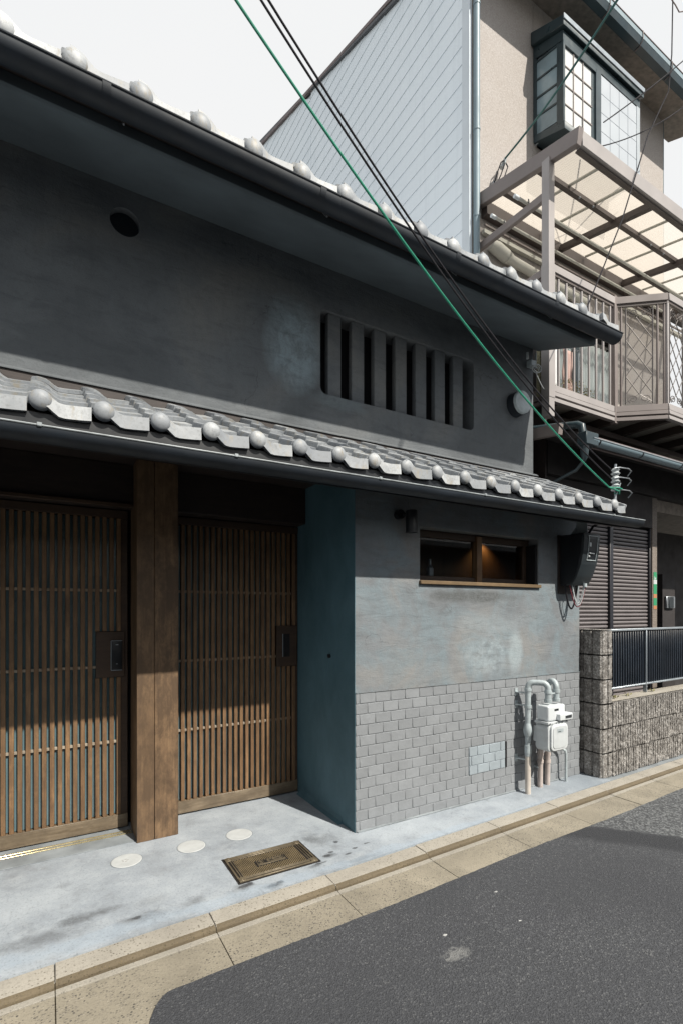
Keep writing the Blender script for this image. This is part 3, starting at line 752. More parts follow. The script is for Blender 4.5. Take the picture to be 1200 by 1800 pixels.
obj('rear_tiling', MB().prism([(5.95, udeck(5.9) + .055), (8.45, udeck(5.9) - .92), (8.45, udeck(5.9) - .89), (5.95, udeck(5.9) + .09)], XL, 4.15), M['tile'], rf)

# recess: ceiling, lintel, back wall, post
obj('recess_ceiling', B(-1.35, XC, 3.0, 3.70, 2.40, 2.44), M['wooddark'], H)
obj('lintel', B(-1.35, XC - .002, 3.50, 3.66, 2.125, 2.399), M['wooddark'], H, bevel=.004)
obj('lintel_strip', B(-1.35, .479, 3.478, 3.4995, 2.118, 2.142), M['woodbrown'], H, bevel=.003)
obj('recess_back', B(-1.35, XC - .002, 3.705, 3.73, 0, 2.399), M['void'], H)
post = empty('door_post', (.6, 3.45, 0)); post.parent = H; post.location = Vector((.6, 3.45, 0)) - wpos(H)
obj('post_core', B(.484, .730, 3.358, 3.62, 0, 2.40), M['woodpost'], post, bevel=.002)
obj('post_board', B(.481, .5855, 3.337, 3.356, .0, 2.399), M['woodpost'], post, bevel=.0025)
obj('post_board', B(.5868, .733, 3.337, 3.356, .0, 2.399), M['woodpost'], post, bevel=.0025)

# lattice sliding doors
def door(x0, x1, y, slat0, pitch, nsl, w, rails, rmat, z0=.012, label=None, plate=None):
    d = empty('sliding_door', (x0, y, 0)); d.parent = H; d.location = Vector((x0, y, 0)) - wpos(H)
    if label: d['label'] = label
    obj('bottom_rail', B(x0, x1, y, y + .04, z0, .100), M['woodh'], d, bevel=.003)
    obj('top_rail', B(x0, x1, y, y + .04, 2.065, 2.118), M['woodbrown'], d, bevel=.003)
    obj('stile', B(x1 - .055, x1, y + .006, y + .04, .1005, 2.0645), M['woodbrown'], d, bevel=.003)
    obj('stile', B(x0, x0 + .03, y + .006, y + .04, .1005, 2.0645), M['woodbrown'], d, bevel=.003)
    me = B(0, w, 0, .026, 0, 1.9645).mesh('slat', M['wood'], bevel=.0018)
    for i in range(nsl):
        xx = slat0 + i * pitch
        if xx + w > x1 + .001: break
        if plate and xx + w > plate[0] and xx < plate[1]:
            zz0, zz1 = plate[2], plate[3]
            put('slat', B(0, w, 0, .026, 0, zz0 - .1005).mesh('slat', M['wood'], bevel=.0018), d, (xx, y, .1002))
            put('slat', B(0, w, 0, .026, 0, 2.065 - zz1).mesh('slat', M['wood'], bevel=.0018), d, (xx, y, zz1))
        else:
            put('slat', me, d, (xx, y + R.uniform(-.0008, .0008), .1002))
    for z in rails:
        obj('cross_rail', B(x0 + .03, x1 - .056, y + .0085, y + .0265, z - .009, z + .009), M['raillight'], d, bevel=.002)
    obj('glazing', B(x0 + .01, x1 - .01, y + .0285, y + .034, .105, 2.06), M['backing'], d)
    if plate:
        obj('lock_plate', B(plate[0], plate[1], y - .006, y + .036, plate[2] + .001, plate[3] - .001), M['woodbrown'], d, bevel=.003)
    return d
dl = door(-.50, .465, 3.612, -.4975, .04255, 22, .026, (1.585, 1.083, .585), True, plate=(.272, .445, 1.012, 1.316))
lk = obj('door_lock', B(.362, .428, 3.590, 3.6055, 1.062, 1.252), M['black'], dl, bevel=.006, seg=2)
obj('lock_bezel', MB().box(.3595, .3625, 3.5935, 3.6055, 1.062, 1.252).box(.362, .428, 3.5935, 3.6055, 1.0575, 1.0615).box(.362, .428, 3.5935, 3.6055, 1.2525, 1.2555), M['alu'], dl)
obj('lock_keypad_mark', B(.388, .404, 3.5885, 3.5898, 1.226, 1.230), M['alu'], dl)
obj('lock_keypad_mark', B(.390, .400, 3.5885, 3.5898, 1.100, 1.104), M['alu'], dl)
dr = door(.728, 1.730, 3.635, .7745, .04315, 23, .026, (1.588, 1.094, .600), True, plate=(1.545, 1.715, 1.013, 1.335))
obj('pull_recess', B(1.60, 1.655, 3.6265, 3.6285, 1.09, 1.27), M['void'], dr)
obj('pull_edge', B(1.594, 1.5985, 3.6255, 3.6285, 1.09, 1.27), M['alu'], dr)
dl2 = door(-1.345, -.502, 3.66, -1.30, .04255, 18, .026, (1.585, 1.083, .585), True)
obj('door_track', B(-1.35, .479, 3.50, 3.512, .0045, .012), M['brass'], H, bevel=.002)
obj('door_track', B(-1.35, .479, 3.535, 3.549, .0045, .012), M['brass'], H, bevel=.002)
obj('threshold', B(-1.35, .478, 3.37, 3.70, .0005, .0045), M['thresh'], H, bevel=.0015)

# ================================================================== THINGS ON THE HOUSE
# wall lamp
wl = empty('wall_lamp', (2.10, YW, 2.10), 'small black cylinder lamp on the grey wall left of the small window', 'lamp')
obj('lamp_arm', MB().tube([(2.075, YW, 2.11), (2.075, 2.735, 2.11)], .032, 16).tube([(2.09, 2.745, 2.11), (2.125, 2.72, 2.11)], .012, 8), M['black'], wl, smooth=True)
obj('lamp_shade', MB().tube([(2.135, 2.70, 1.985), (2.135, 2.70, 2.13), (2.135, 2.70, 2.135)], [.040, .040, .036], 24), M['black'], wl, smooth=True)

# electric meter box
mb_ = empty('electric_meter_box', (3.9, YW, 1.9), 'dark curved electric meter cover at the right end of the grey wall', 'meter box')
sp_ = [(YW - .001, 2.098), (2.548, 2.098), (2.544, 2.05), (2.552, 1.95), (2.575, 1.84), (2.612, 1.74), (2.655, 1.668), (YW - .001, 1.668)]
obj('cover', MB().prism(sp_, 3.807, 4.022), M['meterface'], mb_, bevel=.006, seg=2)
obj('cover_side', MB().prism([(YW - .003, 2.09), (2.565, 2.09), (2.56, 2.05), (2.568, 1.95), (2.592, 1.84), (2.628, 1.745), (2.668, 1.676), (YW - .003, 1.676)], 3.800, 3.8065), M['black'], mb_, bevel=.002)
obj('back_board', B(3.775, 4.03, YW - .012, YW - .0005, 1.60, 2.10), M['wooddark'], mb_, bevel=.002)
def on_face(z):
    for (a, b) in zip(sp_[1:], sp_[2:]):
        if b[1] <= z <= a[1]: f = (a[1] - z) / (a[1] - b[1]); return a[0] + (b[0] - a[0]) * f
for (xa, xb, za, zb, m_) in ((3.868, 3.985, 1.875, 2.075, 'void'),):
    q = MB(); n = 8; vs = []; fs = []
    for k in range(n + 1):
        z = za + (zb - za) * k / n; y = on_face(z) - .002
        vs += [(xa, y, z), (xb, y, z)]
    for k in range(n): fs.append((2*k, 2*k+1, 2*k+3, 2*k+2))
    q.add(vs, fs); obj('meter_window', q, M['black'], mb_)
    fr = MB()
    for (a, b) in (((xa, za), (xb, za)), ((xa, zb), (xb, zb))):
        fr.beam((a[0]-.004, on_face(a[1]) - .003, a[1]), (b[0]+.004, on_face(b[1]) - .003, b[1]), .006, .006)
    for xx in (xa, xb):
        fr.tube([(xx, on_face(za + (zb-za)*k/8) - .003, za + (zb-za)*k/8) for k in range(9)], .003, 6)
    obj('window_frame', fr, M['pipegrey'], mb_)
obj('meter_dial', B(3.872, 3.895, 2.538, 2.5425, 1.985, 2.02), M['porcelain'], mb_, bevel=.003)
obj('meter_dial', B(3.875, 3.945, 2.543, 2.5475, 1.925, 1.935), M['steel'], mb_, bevel=.002)
obj('meter_dial', MB().ball((3.885, 2.556, 1.905), .009), M['porcelain'], mb_)
obj('terminal', MB().tube([(3.88, 2.70, 1.67), (3.88, 2.70, 1.615)], [.013, .007], 10).tube([(3.955, 2.64, 1.685), (3.955, 2.64, 1.655)], .017, 10), M['pipegrey'], mb_)
def hang(a, b, sag, n=14):
    a = Vector(a); b = Vector(b)
    return [a.lerp(b, i/n) - Vector((0, 0, sag * 4 * (i/n) * (1 - i/n))) for i in range(n + 1)]
wl_ = [((3.955, 2.64, 1.665), (3.84, 2.68, 1.675), .17, 'porcelain', .0035), ((3.965, 2.64, 1.665), (3.82, 2.69, 1.675), .185, 'redwire', .0045),
       ((3.95, 2.65, 1.665), (3.86, 2.69, 1.675), .15, 'porcelain', .003), ((3.94, 2.70, 1.665), (3.80, 2.72, 1.675), .20, 'cable', .007)]
for a, b, s_, m_, r_ in wl_: obj('wire_loop', MB().tube(hang(a, b, s_), r_, 8), M[m_], mb_, smooth=True)
obj('bracket', MB().box(3.925, 3.932, 2.60, 2.70, 2.099, 2.26).prism([(2.70, 2.10), (2.76, 2.10), (2.70, 2.17)], 3.915, 3.925), M['pipegrey'], mb_)
obj('service_cable', MB().tube([(3.94, 2.60, 2.098), (3.96, 2.57, 2.16), (4.03, 2.50, 2.215), (4.10, 2.44, 2.22), (4.14, 2.40, 2.225)], .010, 8), M['cable'], mb_, smooth=True)

# small junction cluster under the upper eave
jc = empty('cable_junction', (4.06, 3.25, 3.85), 'small metal cable clamp cluster on the wall end under the upper eave', 'cable clamp')
obj('clamp_box', B(3.98, 4.05, YU - .06, YU - .001, 3.80, 3.86), M['pipegrey'], jc, bevel=.006)
obj('clamp_post', MB().tube([(3.95, YU - .04, 3.86), (3.95, YU - .04, 3.92)], .012, 8), M['porcelain'], jc)
obj('clamp_post', MB().tube([(4.07, YU - .04, 3.80), (4.07, YU - .04, 3.94)], .008, 8), M['porcelain'], jc)
obj('coiled_wire', MB().tube([(4.02 + .05*math.cos(t_/4), YU - .07 - .004*t_/6, 3.76 + .035*math.sin(t_/4)) for t_ in range(0, 60)], .004, 6), M['porcelain'], jc)
obj('coiled_wire', MB().tube(hang((4.06, YU - .05, 3.75), (4.46, 3.42, 3.74), .02), .005, 6), M['porcelain'], jc)

# insulator stack at the tile end with service cables
ins = empty('insulator_bracket', (4.03, 2.42, 2.45), 'steel bracket with a stack of porcelain insulators at the right end of the lower eave', 'insulator')
AX, AY = 4.035, 2.42
obj('bracket_post', MB().tube([(AX, AY, 2.28), (AX, AY, 2.66)], .010, 8), M['steel'], ins)
obj('bracket_plate', MB().beam((AX - .01, AY + .02, 2.33), (AX + .03, AY - .02, 2.50), .05, .006), M['pipegrey'], ins)
for z in (2.60, 2.535, 2.47):
    obj('insulator', MB().tube([(AX, AY, z - .026), (AX, AY, z - .018), (AX, AY, z - .006), (AX, AY, z + .004), (AX, AY, z + .012), (AX, AY, z + .026)], [.030, .036, .024, .024, .034, .022], 18), M['porcelain'], ins, smooth=True)
for z, dx in ((2.625, .15), (2.545, .15), (2.445, .16)):
    obj('clevis', MB().tube([(AX - .05, AY - .02, z - .01), (AX, AY - .035, z), (AX + dx*.7, AY - .05, z), (AX + dx, AY - .045, z - .012), (AX + dx + .005, AY - .01, z - .045)], .005, 8), M['steel'], ins, smooth=True)

def cable(name, pts, r, mat, label, cat='cable', group=None):
    o = obj(name, MB().tube(pts, r, 8), M[mat], smooth=True); return tag(o, label, cat, group)
# far ends are at a pole across the lane, above and left of the picture
def service(a, b, sag, n=30): return hang(a, b, sag, n)
GP, GS = (.637, 1.9, 3.843), .145
BP1, BS1 = (.741, 1.9, 3.907), .158
BP2, BS2 = (.772, 1.9, 3.927), .17
def service2(anch, p, sag, smax=2.35, n=60):
    a = Vector(anch); b = Vector(p); out = []
    for i in range(n + 1):
        s_ = smax * i / n; q = a + (b - a) * s_; q.z -= 4 * sag * s_ * (1 - s_); out.append(q)
    return out
cable('service_cable', service2((3.93, 2.41, 2.455), GP, GS), .0058, 'green', 'green sheathed service cable slanting down to the insulators')
cable('service_cable', service2((3.93, 2.40, 2.53), BP1, BS1), .0050, 'cable', 'lower of the two dark service cables beside the green one')
cable('service_cable', service2((3.94, 2.40, 2.60), BP2, BS2), .0050, 'cable', 'upper of the two dark service cables, farthest from the green one')
gt = MB().tube([(3.93, 2.41, 2.455), (4.02, 2.38, 2.455), (4.06, 2.38, 2.45), (4.07, 2.42, 2.44)], .006, 8).tube([(3.93, 2.41, 2.455), (4.03, 2.385, 2.43), (4.06, 2.40, 2.415), (4.02, 2.42, 2.42)], .006, 8)
tag(obj('cable_tail', gt, M['green'], smooth=True), 'green cable end wrapped round the lowest insulator', 'cable end')
up = empty('utility_pole', (-4.4, 1.62, -.05), 'grey concrete utility pole beside the lane', 'utility pole')
obj('shaft', MB().tube([(-4.4, 1.62, -.05), (-4.4, 1.62, 10.5)], [.17, .12], 20), M['pipegrey'], up, smooth=True)

# gas meter with its pipes
gm = empty('gas_meter', (3.4, 2.6, 0), 'white gas meter on bent grey pipes in front of the brick wall', 'gas meter')
def pipe(name, pts, r, m, n=14): return obj(name, MB().tube(pts, r, n), M[m], gm, smooth=True)
def bend(c, r, a0, a1, ax, az, n=7):
    """arc round c in the plane spanned by ax (horizontal dir) and z"""
    ax = Vector(ax); out = []
    for i in range(n + 1):
        t_ = math.radians(a0 + (a1 - a0) * i / n); out.append(Vector(c) + ax * (r * math.cos(t_)) + Vector((0, 0, r * math.sin(t_))))
    return out
P1 = Vector((3.285, 2.681, 0)); I1 = Vector((3.375, 2.565, 0)); I2 = Vector((3.475, 2.565, 0)); W2 = Vector((3.52, 2.70, 0))
d1 = (I1 - P1).normalized()
pipe('lower_pipe', [P1 + Vector((0,0,z)) for z in (-.01, .36)], .0215, 'pipetan')
pipe('riser_pipe', [P1 + Vector((0,0,z)) for z in (.30, .32, .322, .385, .387, .84)], [.024,.024,.0265,.0265,.022,.022], 'pipegrey')
pipe('elbow', [P1 + Vector((0,0,.80))] + bend(P1 + d1 * .045 + Vector((0,0,.84)), .045, 180, 90, d1, 0) + bend(I1 - d1 * .045 + Vector((0,0,.84)), .045, 90, 0, d1, 0) + [I1 + Vector((0,0,.74))], .023, 'pipegrey')
for c_, z in ((P1, .815), (I1, .805), (I1, .735), (P1, .68)): pipe('collar', [c_ + Vector((0,0,z)), c_ + Vector((0,0,z + .022))], .0285, 'pipegrey')
d2 = (I2 - W2).normalized()
pipe('elbow', [I2 + Vector((0,0,.74)), I2 + Vector((0,0,.83))] + bend(I2 - d2 * .05 + Vector((0,0,.84)), .05, 0, 180, d2, 0) + [I2 - d2 * .1 + Vector((0,0,.40))], .023, 'pipegrey')
for z in (.735, .805): pipe('collar', [I2 + Vector((0,0,z)), I2 + Vector((0,0,z + .024))], .0285, 'pipegrey')
obj('tie_bar', MB().beam(I1 + Vector((0,0,.80)), I2 + Vector((0,0,.80)), .02, .012), M['pipegrey'], gm, bevel=.002)
# cock on the riser
pipe('stop_cock', [P1 + Vector((0,0,z)) for z in (.455, .47, .50, .535, .56)], [.024,.031,.036,.031,.024], 'pipegrey')
obj('cock_handle', MB().tube([P1 + Vector((-.03, -.01, .505)), P1 + Vector((.05, .015, .50))], .013, 10).box(3.325, 3.345, 2.625, 2.665, .42, .54), M['white'], gm, bevel=.004)
# wrapped pipes down to the ground
pipe('lower_pipe', [(3.50, 2.735, -.01), (3.50, 2.733, .22), (3.47, 2.70, .42)], .021, 'pipepink')
pipe('lower_pipe', [(3.60, 2.742, -.01), (3.60, 2.74, .20), (3.54, 2.69, .42)], .021, 'pipepink')
for (x_, y_, z_) in ((3.50,2.733,.20),(3.50,2.733,.262),(3.60,2.74,.185),(3.59,2.732,.25)): pipe('collar', [(x_, y_, z_), (x_, y_, z_ + .025)], .026, 'pipepink')
# body
def rbox(x0, x1, y0, y1, z0, z1, r, name, m):
    return obj(name, MB().box(x0, x1, y0, y1, z0, z1), M[m], gm, bevel=r, seg=4)
obj('meter_body', MB().prism([(u, w) for u, w in rrect(3.315, 3.535, .355, .575, .045)], 2.518, 2.635, 'y'), M['offwhite'], gm, bevel=.008, seg=3)
obj('face_plate', MB().prism([(u, w) for u, w in rrect(3.335, 3.533, .368, .572, .040)], 2.502, 2.5165, 'y'), M['white'], gm, bevel=.005, seg=2)
obj('face_panel', MB().prism([(u, w) for u, w in rrect(3.352, 3.516, .385, .556, .030)], 2.498, 2.501, 'y'), M['offwhite'], gm, bevel=.0012)
rbox(3.308, 3.542, 2.510, 2.640, .572, .592, .006, 'body_flange', 'offwhite')
rbox(3.322, 3.528, 2.520, 2.632, .593, .715, .018, 'meter_head', 'white')
rbox(3.42, 3.575, 2.488, 2.555, .597, .648, .008, 'counter_housing', 'white')
obj('counter_window', B(3.482, 3.560, 2.4855, 2.4875, .610, .636), M['steel'], gm, bevel=.001)
for i in range(5): obj('counter_digit', B(3.488 + i*.014, 3.497 + i*.014, 2.4845, 2.4853, .614, .632), M['black'], gm)
obj('slot_mark', B(3.392, 3.442, 2.5175, 2.5195, .672, .688), M['black'], gm, bevel=.001)
obj('rating_label', B(3.40, 3.47, 2.4965, 2.4978, .505, .535), M['pipegrey'], gm)
obj('rating_label', B(3.405, 3.44, 2.4955, 2.4964, .512, .516), M['black'], gm)
for (x_, z_) in ((3.325, .582), (3.40, .582), (3.47, .582), (3.53, .582)): obj('flange_bolt', MB().tube([(x_, 2.511, z_), (x_, 2.504, z_)], .0055, 6), M['steel'], gm)
# wall clamps
for z in (.80, .70, .27): obj('wall_clamp', MB().beam(P1 + Vector((0,0,z)), Vector((3.25, YW - .01, z)), .03, .008).box(3.235, 3.265, YW - .012, YW - .008, z - .03, z + .03), M['pipegrey'], gm)
obj('wall_clamp', MB().beam((3.50, 2.735, .16), (3.50, YW - .008, .17), .06, .008), M['pipegrey'], gm)

# small drain hook
dh = [(3.86, 2.765, -.01), (3.86, 2.765, .25), (3.855, 2.755, .275), (3.82, 2.72, .282), (3.785, 2.70, .280), (3.78, 2.697, .27), (3.78, 2.697, .24)]
dh = [(3.80, 2.71, -.01), (3.80, 2.71, .235), (3.795, 2.713, .262), (3.775, 2.725, .275), (3.73, 2.752, .275), (3.715, 2.765, .27)]
tag(obj('drain_pipe', MB().tube(dh, .011, 10), M['pipegrey'], smooth=True), 'thin grey hooked drain pipe low on the brick wall right of the gas meter', 'pipe')

# round covers
for (x_, y_, l_) in ((.397, 3.137, 'round white cap with a faint mark in the pavement, nearest the wooden post'), (.765, 3.125, 'round white cap in the pavement, middle of the three'), (1.073, 3.135, 'round white cap in the pavement behind the iron cover, rightmost of three')):
    cp = empty('pavement_cap', (x_, y_, 0), l_, 'cap', 'white caps set in the pavement')
    q = MB().tube([(x_, y_, -.02), (x_, y_, .0015), (x_, y_, .0035)], [.083, .083, .079], 36); obj('cap_disc', q, M['whitedisc'], cp)
    obj('cap_joint', MB().tube([(x_, y_, -.02), (x_, y_, .0008)], .087, 36), M['thresh'], cp)
    if x_ < .5:
        q = MB()
        for k in range(5):
            a = k * 1.257; q.box(x_ - .012 + .014*math.cos(a) - .002, x_ - .012 + .014*math.cos(a) + .009, y_ + .014*math.sin(a) - .003, y_ + .014*math.sin(a) + .002, .0036, .0045)
        obj('cap_mark', q, M['discmark'], cp)

# iron cover
mc = empty('iron_cover', (1.12, 2.715, 0), 'rusty rectangular iron meter cover with raised characters in the pavement', 'utility cover')
ang = math.radians(-1.2)
mx0, mx1, my0, my1 = .885, 1.355, 2.572, 2.855
obj('cover_pit', B(mx0 - .012, mx1 + .014, my0 - .014, my1 + .012, -.03, .0012), M['irondark'], mc, bevel=.001)
obj('cover_plate', B(mx0 + .012, mx1 - .012, my0 + .012, my1 - .012, -.03, .003), M['irondark'], mc, bevel=.0008)
q = MB()
for ins_, w_, h_ in ((0, .010, .007), (.020, .006, .0075), (.034, .005, .006)):
    a0, a1, b0, b1 = mx0 + ins_, mx1 - ins_, my0 + ins_, my1 - ins_
    q.box(a0, a1, b0, b0 + w_, 0, h_).box(a0, a1, b1 - w_, b1, 0, h_).box(a0, a0 + w_, b0 + w_, b1 - w_, 0, h_).box(a1 - w_, a1, b0 + w_, b1 - w_, 0, h_)
obj('cover_rim', q, M['ironlt'], mc, bevel=.0012)
for (cx, cy) in ((mx0+.02, my0+.02), (mx1-.02, my0+.02), (mx0+.02, my1-.02), (mx1-.02, my1-.02)):
    obj('corner_boss', MB().tube([(cx, cy, 0), (cx, cy, .009)], .021, 14).tube([(cx, cy, .0), (cx, cy, .0105)], .009, 8), M['ironlt'], mc, bevel=.001)
q = MB()
ax0, ax1, ay0, ay1 = mx0 + .044, mx1 - .044, my0 + .044, my1 - .044
step = .0165
nx = int((ax1 - ax0) / step); ny = int((ay1 - ay0) / step)
cx0, cx1, cy0, cy1 = 1.035, 1.205, 2.688, 2.738
for i in range(nx + 1):
    for j in range(ny + 1):
        x_ = ax0 + i * step; y_ = ay0 + j * step
        for (ox, oy) in ((0, 0), (step/2, step/2)):
            X_, Y_ = x_ + ox, y_ + oy
            if X_ > ax1 - .004 or Y_ > ay1 - .004 or (cx0 - .008 < X_ < cx1 + .008 and cy0 - .008 < Y_ < cy1 + .008): continue
            s_ = .0047
            q.add([(X_-s_, Y_, .003), (X_, Y_-s_, .003), (X_+s_, Y_, .003), (X_, Y_+s_, .003), (X_-s_*.5, Y_, .0065), (X_, Y_-s_*.5, .0065), (X_+s_*.5, Y_, .0065), (X_, Y_+s_*.5, .0065)],
                  [(4,5,6,7), (0,1,5,4), (1,2,6,5), (2,3,7,6), (3,0,4,7)])
st = obj('tread_studs', q, M['iron'], mc); st['kind'] = 'stuff'
obj('name_plate', B(cx0, cx1, cy0, cy1, .003, .0055), M['ironlt'], mc, bevel=.001)
def text(name, body, size, loc, rot, mat, parent, ext=.001, align='CENTER'):
    cu = bpy.data.curves.new(name, 'FONT'); cu.body = body; cu.size = size; cu.extrude = ext; cu.align_x = align; cu.align_y = 'CENTER'; cu.resolution_u = 3
    t_ = bpy.data.objects.new('t', cu); C.objects.link(t_)
    dg = bpy.context.evaluated_depsgraph_get(); me = bpy.data.meshes.new_from_object(t_.evaluated_get(dg))
    bpy.data.objects.remove(t_); bpy.data.curves.remove(cu)
    me.materials.clear(); me.materials.append(mat); me.name = name
    return put(name, me, parent, loc, rot)
text('raised_lettering', '水道メータ', .038, ((cx0+cx1)/2, (cy0+cy1)/2, .0062), (0,0,0), M['irondark'], mc, .0012)

# ================================================================== NEIGHBOUR: low block wall and fence
bw_ = empty('block_wall', (5, 2.62, 0), 'low split faced concrete block wall with a taller end pillar beside the lane', 'block wall')
def block_mesh(w, h, d, ribs, left=False, lribs=3):
    """front face (-y) split-ribbed; origin at front lower left"""
    PER = 6; q = MB(); nx_ = ribs * PER; nz_ = 9; vs = []; fs = []
    rr = random.Random(int(w * 1000) + ribs * 7 + R.randrange(1000))
    amp = {}
    def disp(k, j, lim):
        if k in (0, lim): return -.010
        if k % PER == 0: return rr.uniform(.004, .007)
        if (k // PER, j) not in amp: amp[(k // PER, j)] = rr.uniform(-.0025, .0025)
        return -(.017 + amp[(k // PER, j)] + rr.uniform(-.003, .003))
    def cxp(k): 
        b_, f_ = divmod(k, PER); return b_ + (0, .14, .32, .5, .68, .86)[f_]
    for j in range(nz_ + 1):
        for k in range(nx_ + 1):
            vs.append((w * cxp(k) / ribs, disp(k, j, nx_), h * j / nz_))
    W = nx_ + 1
    for j in range(nz_):
        for k in range(nx_): a = j*W+k; fs.append((a, a+1, a+W+1, a+W))
    q.add(vs, fs)
    q.add([(0,-.010,0),(w,-.010,0),(w,.02,0),(0,.02,0),(0,-.010,h),(w,-.010,h),(w,.02,h),(0,.02,h)], [(0,3,2,1),(4,5,6,7)])
    q.box(0.0005, w - .0005, .004, d, .0005, h - .0005)
    if left:
        nx2 = lribs * PER; vs = []; fs = []; amp.clear()
        for j in range(nz_ + 1):
            for k in range(nx2 + 1):
                vs.append((disp(k, j, nx2) + (.004 if k in (0, nx2) else 0), -.010 + (d + .010) * (1 - cxp(k) / lribs), h * j / nz_))
        W2_ = nx2 + 1
        for j in range(nz_):
            for k in range(nx2): a = j*W2_+k; fs.append((a, a+1, a+W2_+1, a+W2_))
        q.add(vs, fs)
        q.add([(-.008,-.010,h),(w,-.010,h),(w,d,h),(-.008,d,h)], [(0,1,2,3)])
    me = q.mesh('block', M['block']); return me
CH = 1.282 / 6
for i in range(6):
    put('block', block_mesh(.135, CH - .012, .25, 2, True), bw_, (4.138, 2.606, i * CH + .004))
obj('block_joint', B(4.150, 4.262, 2.612, 2.845, 0, 1.276), M['irondark'], bw_)
obj('pillar_cap', B(4.134, 4.276, 2.598, 2.855, 1.279, 1.288), M['block'], bw_, bevel=.002)
bms = [block_mesh(.388, .2065, .12, 10) for _ in range(4)]
for r_ in range(3):
    for k in range(14):
        x_ = 4.281 + k * .392 - (.196 if r_ == 1 else 0)
        if x_ < 4.28:
            put('block', block_mesh(.192, .2065, .12, 5), bw_, (4.281, ky(4.4, 2.452) , r_ * .2175 + .003)); continue
        put('block', bms[R.randrange(4)], bw_, (x_, ky(x_ - 0, 2.452) , r_ * .2175 + .003))
cp_ = MB().prism([(4.28, ky(4.28, 2.448)), (9.7, ky(9.7, 2.448)), (9.7, ky(9.7, 2.60)), (4.28, ky(4.28, 2.60))], .652, .657, 'z')
obj('wall_top', cp_, M['kerb'], bw_)
obj('block_joint', MB().prism([(4.279, ky(4.28, 2.462)), (9.7, ky(9.7, 2.462)), (9.7, ky(9.7, 2.55)), (4.279, ky(4.28, 2.55))], 0, .650, 'z'), M['irondark'], bw_)
# a few weeds on the wall top
for (x_, y_) in ((4.42, 2.66), (4.66, 2.68), (5.12, 2.70), (4.30, 2.65)):
    q = MB()
    for k in range(14):
        a = R.uniform(0, 6.28); l_ = R.uniform(.012, .03); c_ = (x_ + R.uniform(-.02, .02), y_ + R.uniform(-.015, .015), .66)
        q.add([c_, (c_[0]+math.cos(a)*l_*.5-.006, c_[1]+math.sin(a)*l_*.5, c_[2]+l_), (c_[0]+math.cos(a)*l_, c_[1]+math.sin(a)*l_, c_[2]+l_*.9), (c_[0]+math.cos(a)*l_*.5+.006, c_[1]+math.sin(a)*l_*.5, c_[2]+l_*.5)], [(0,1,2,3)])
    side = {4.42: 'near the pillar under the fence', 4.66: 'second tuft from the pillar', 5.12: 'farthest from the pillar', 4.30: 'right against the pillar'}[x_]
    tag(obj('weed_tuft', q, M['leafdry']), 'tiny pale weed tuft on the block wall top, ' + side, 'weed', 'weeds on the block wall')
fc = empty('slatted_fence', (5, 2.72, .66), 'dark navy metal slat fence standing on the block wall', 'fence')
def fy(x): return ky(x, 2.545)
x_ = 4.285; k = 0
sm = B(0, .034, -.007, .007, .752, 1.262).mesh('fence_slat', M['navy'], bevel=.002)
while x_ < 9.6:
    o = put('fence_slat', sm, fc, (x_, fy(x_), 0), (0, 0, math.radians(16))); x_ += .043; k += 1
for z0_, z1_, m_ in ((1.264, 1.284, 'alu'), (.735, .751, 'alu')):
    obj('fence_rail', MB().beam((4.280, fy(4.28) - .002, (z0_+z1_)/2), (9.65, fy(9.65) - .002, (z0_+z1_)/2), .034, z1_ - z0_), M[m_], fc, bevel=.003)
obj('fence_backing', MB().beam((4.282, fy(4.28) + .022, 1.0), (9.65, fy(9.65) + .022, 1.0), .003, .50), M['navy'], fc)
for x_ in (5.02, 7.0, 9.0): obj('fence_post', B(x_, x_ + .012, fy(x_) - .02, fy(x_) + .015, .66, 1.263), M['alu' if x_ < 6 else 'navy'], fc, bevel=.002)

# ================================================================== NEIGHBOUR HOUSE
N = empty('neighbour_house', (6, 4.4, 0), 'tall house with pale lap siding, beige stucco front, bay window and covered balcony', 'house')
NX = 4.32; NY = 4.35; NXR = 8.57; RS = .392
def roofz(y): return 10.25 + (y - 5.82) * RS
sd = empty('siding', (NX, NY, 0)); sd.parent = N; sd.location = Vector((NX, NY, 0)) - wpos(N)
hh = .223; SEAM = 8.496; YB = 11.4
zb = 3.6; i = 0
while zb < roofz(YB):
    for (ya, yb) in ((NY + .125, SEAM - .004), (SEAM + .004, YB)):
        z0_, z1_ = zb, min(zb + hh - .002, roofz(YB))
        # front end cut by the sloping verge
        def yat(z): return max(ya, 5.82 + (z - 10.25) / RS)
        a0, a1 = yat(z0_), yat(z1_)
        if a0 >= yb: continue
        a1 = min(a1, yb - .01)
        zt = z1_ if 5.82 + (z1_ - 10.25) / RS < yb - .01 else roofz(yb - .01)
        q = MB()
        q.add([(NX - .010, a0, z0_), (NX - .010, yb, z0_), (NX - .002, yb, zt), (NX - .002, a1, zt), (NX + .01, a0, z0_), (NX + .01, yb, z0_), (NX + .01, yb, zt), (NX + .01, a1, zt)],
              [(0,3,2,1), (4,5,6,7), (0,1,5,4), (1,2,6,5), (2,3,7,6), (3,0,4,7)])
        obj('siding_board', q, M['siding'], sd)
    zb += hh; i += 1
gab = MB().prism([(NY + .02, 0), (YB, 0), (YB, roofz(YB) - .01), (NY + .02, roofz(NY) - .03)], NX + .012, NX + .10)
obj('gable_wall', gab, M['trim'], N)
obj('corner_trim', B(NX - .022, NX + .02, NY - .006, NY + .12, 3.4, roofz(NY) - .04), M['trim'], N, bevel=.003)
obj('verge_flashing', MB().beam((NX - .03, 3.85, roofz(3.85) + .03), (NX - .03, YB + .1, roofz(YB + .1) + .03), .05, .06), M['rustbrown'], N, bevel=.006)
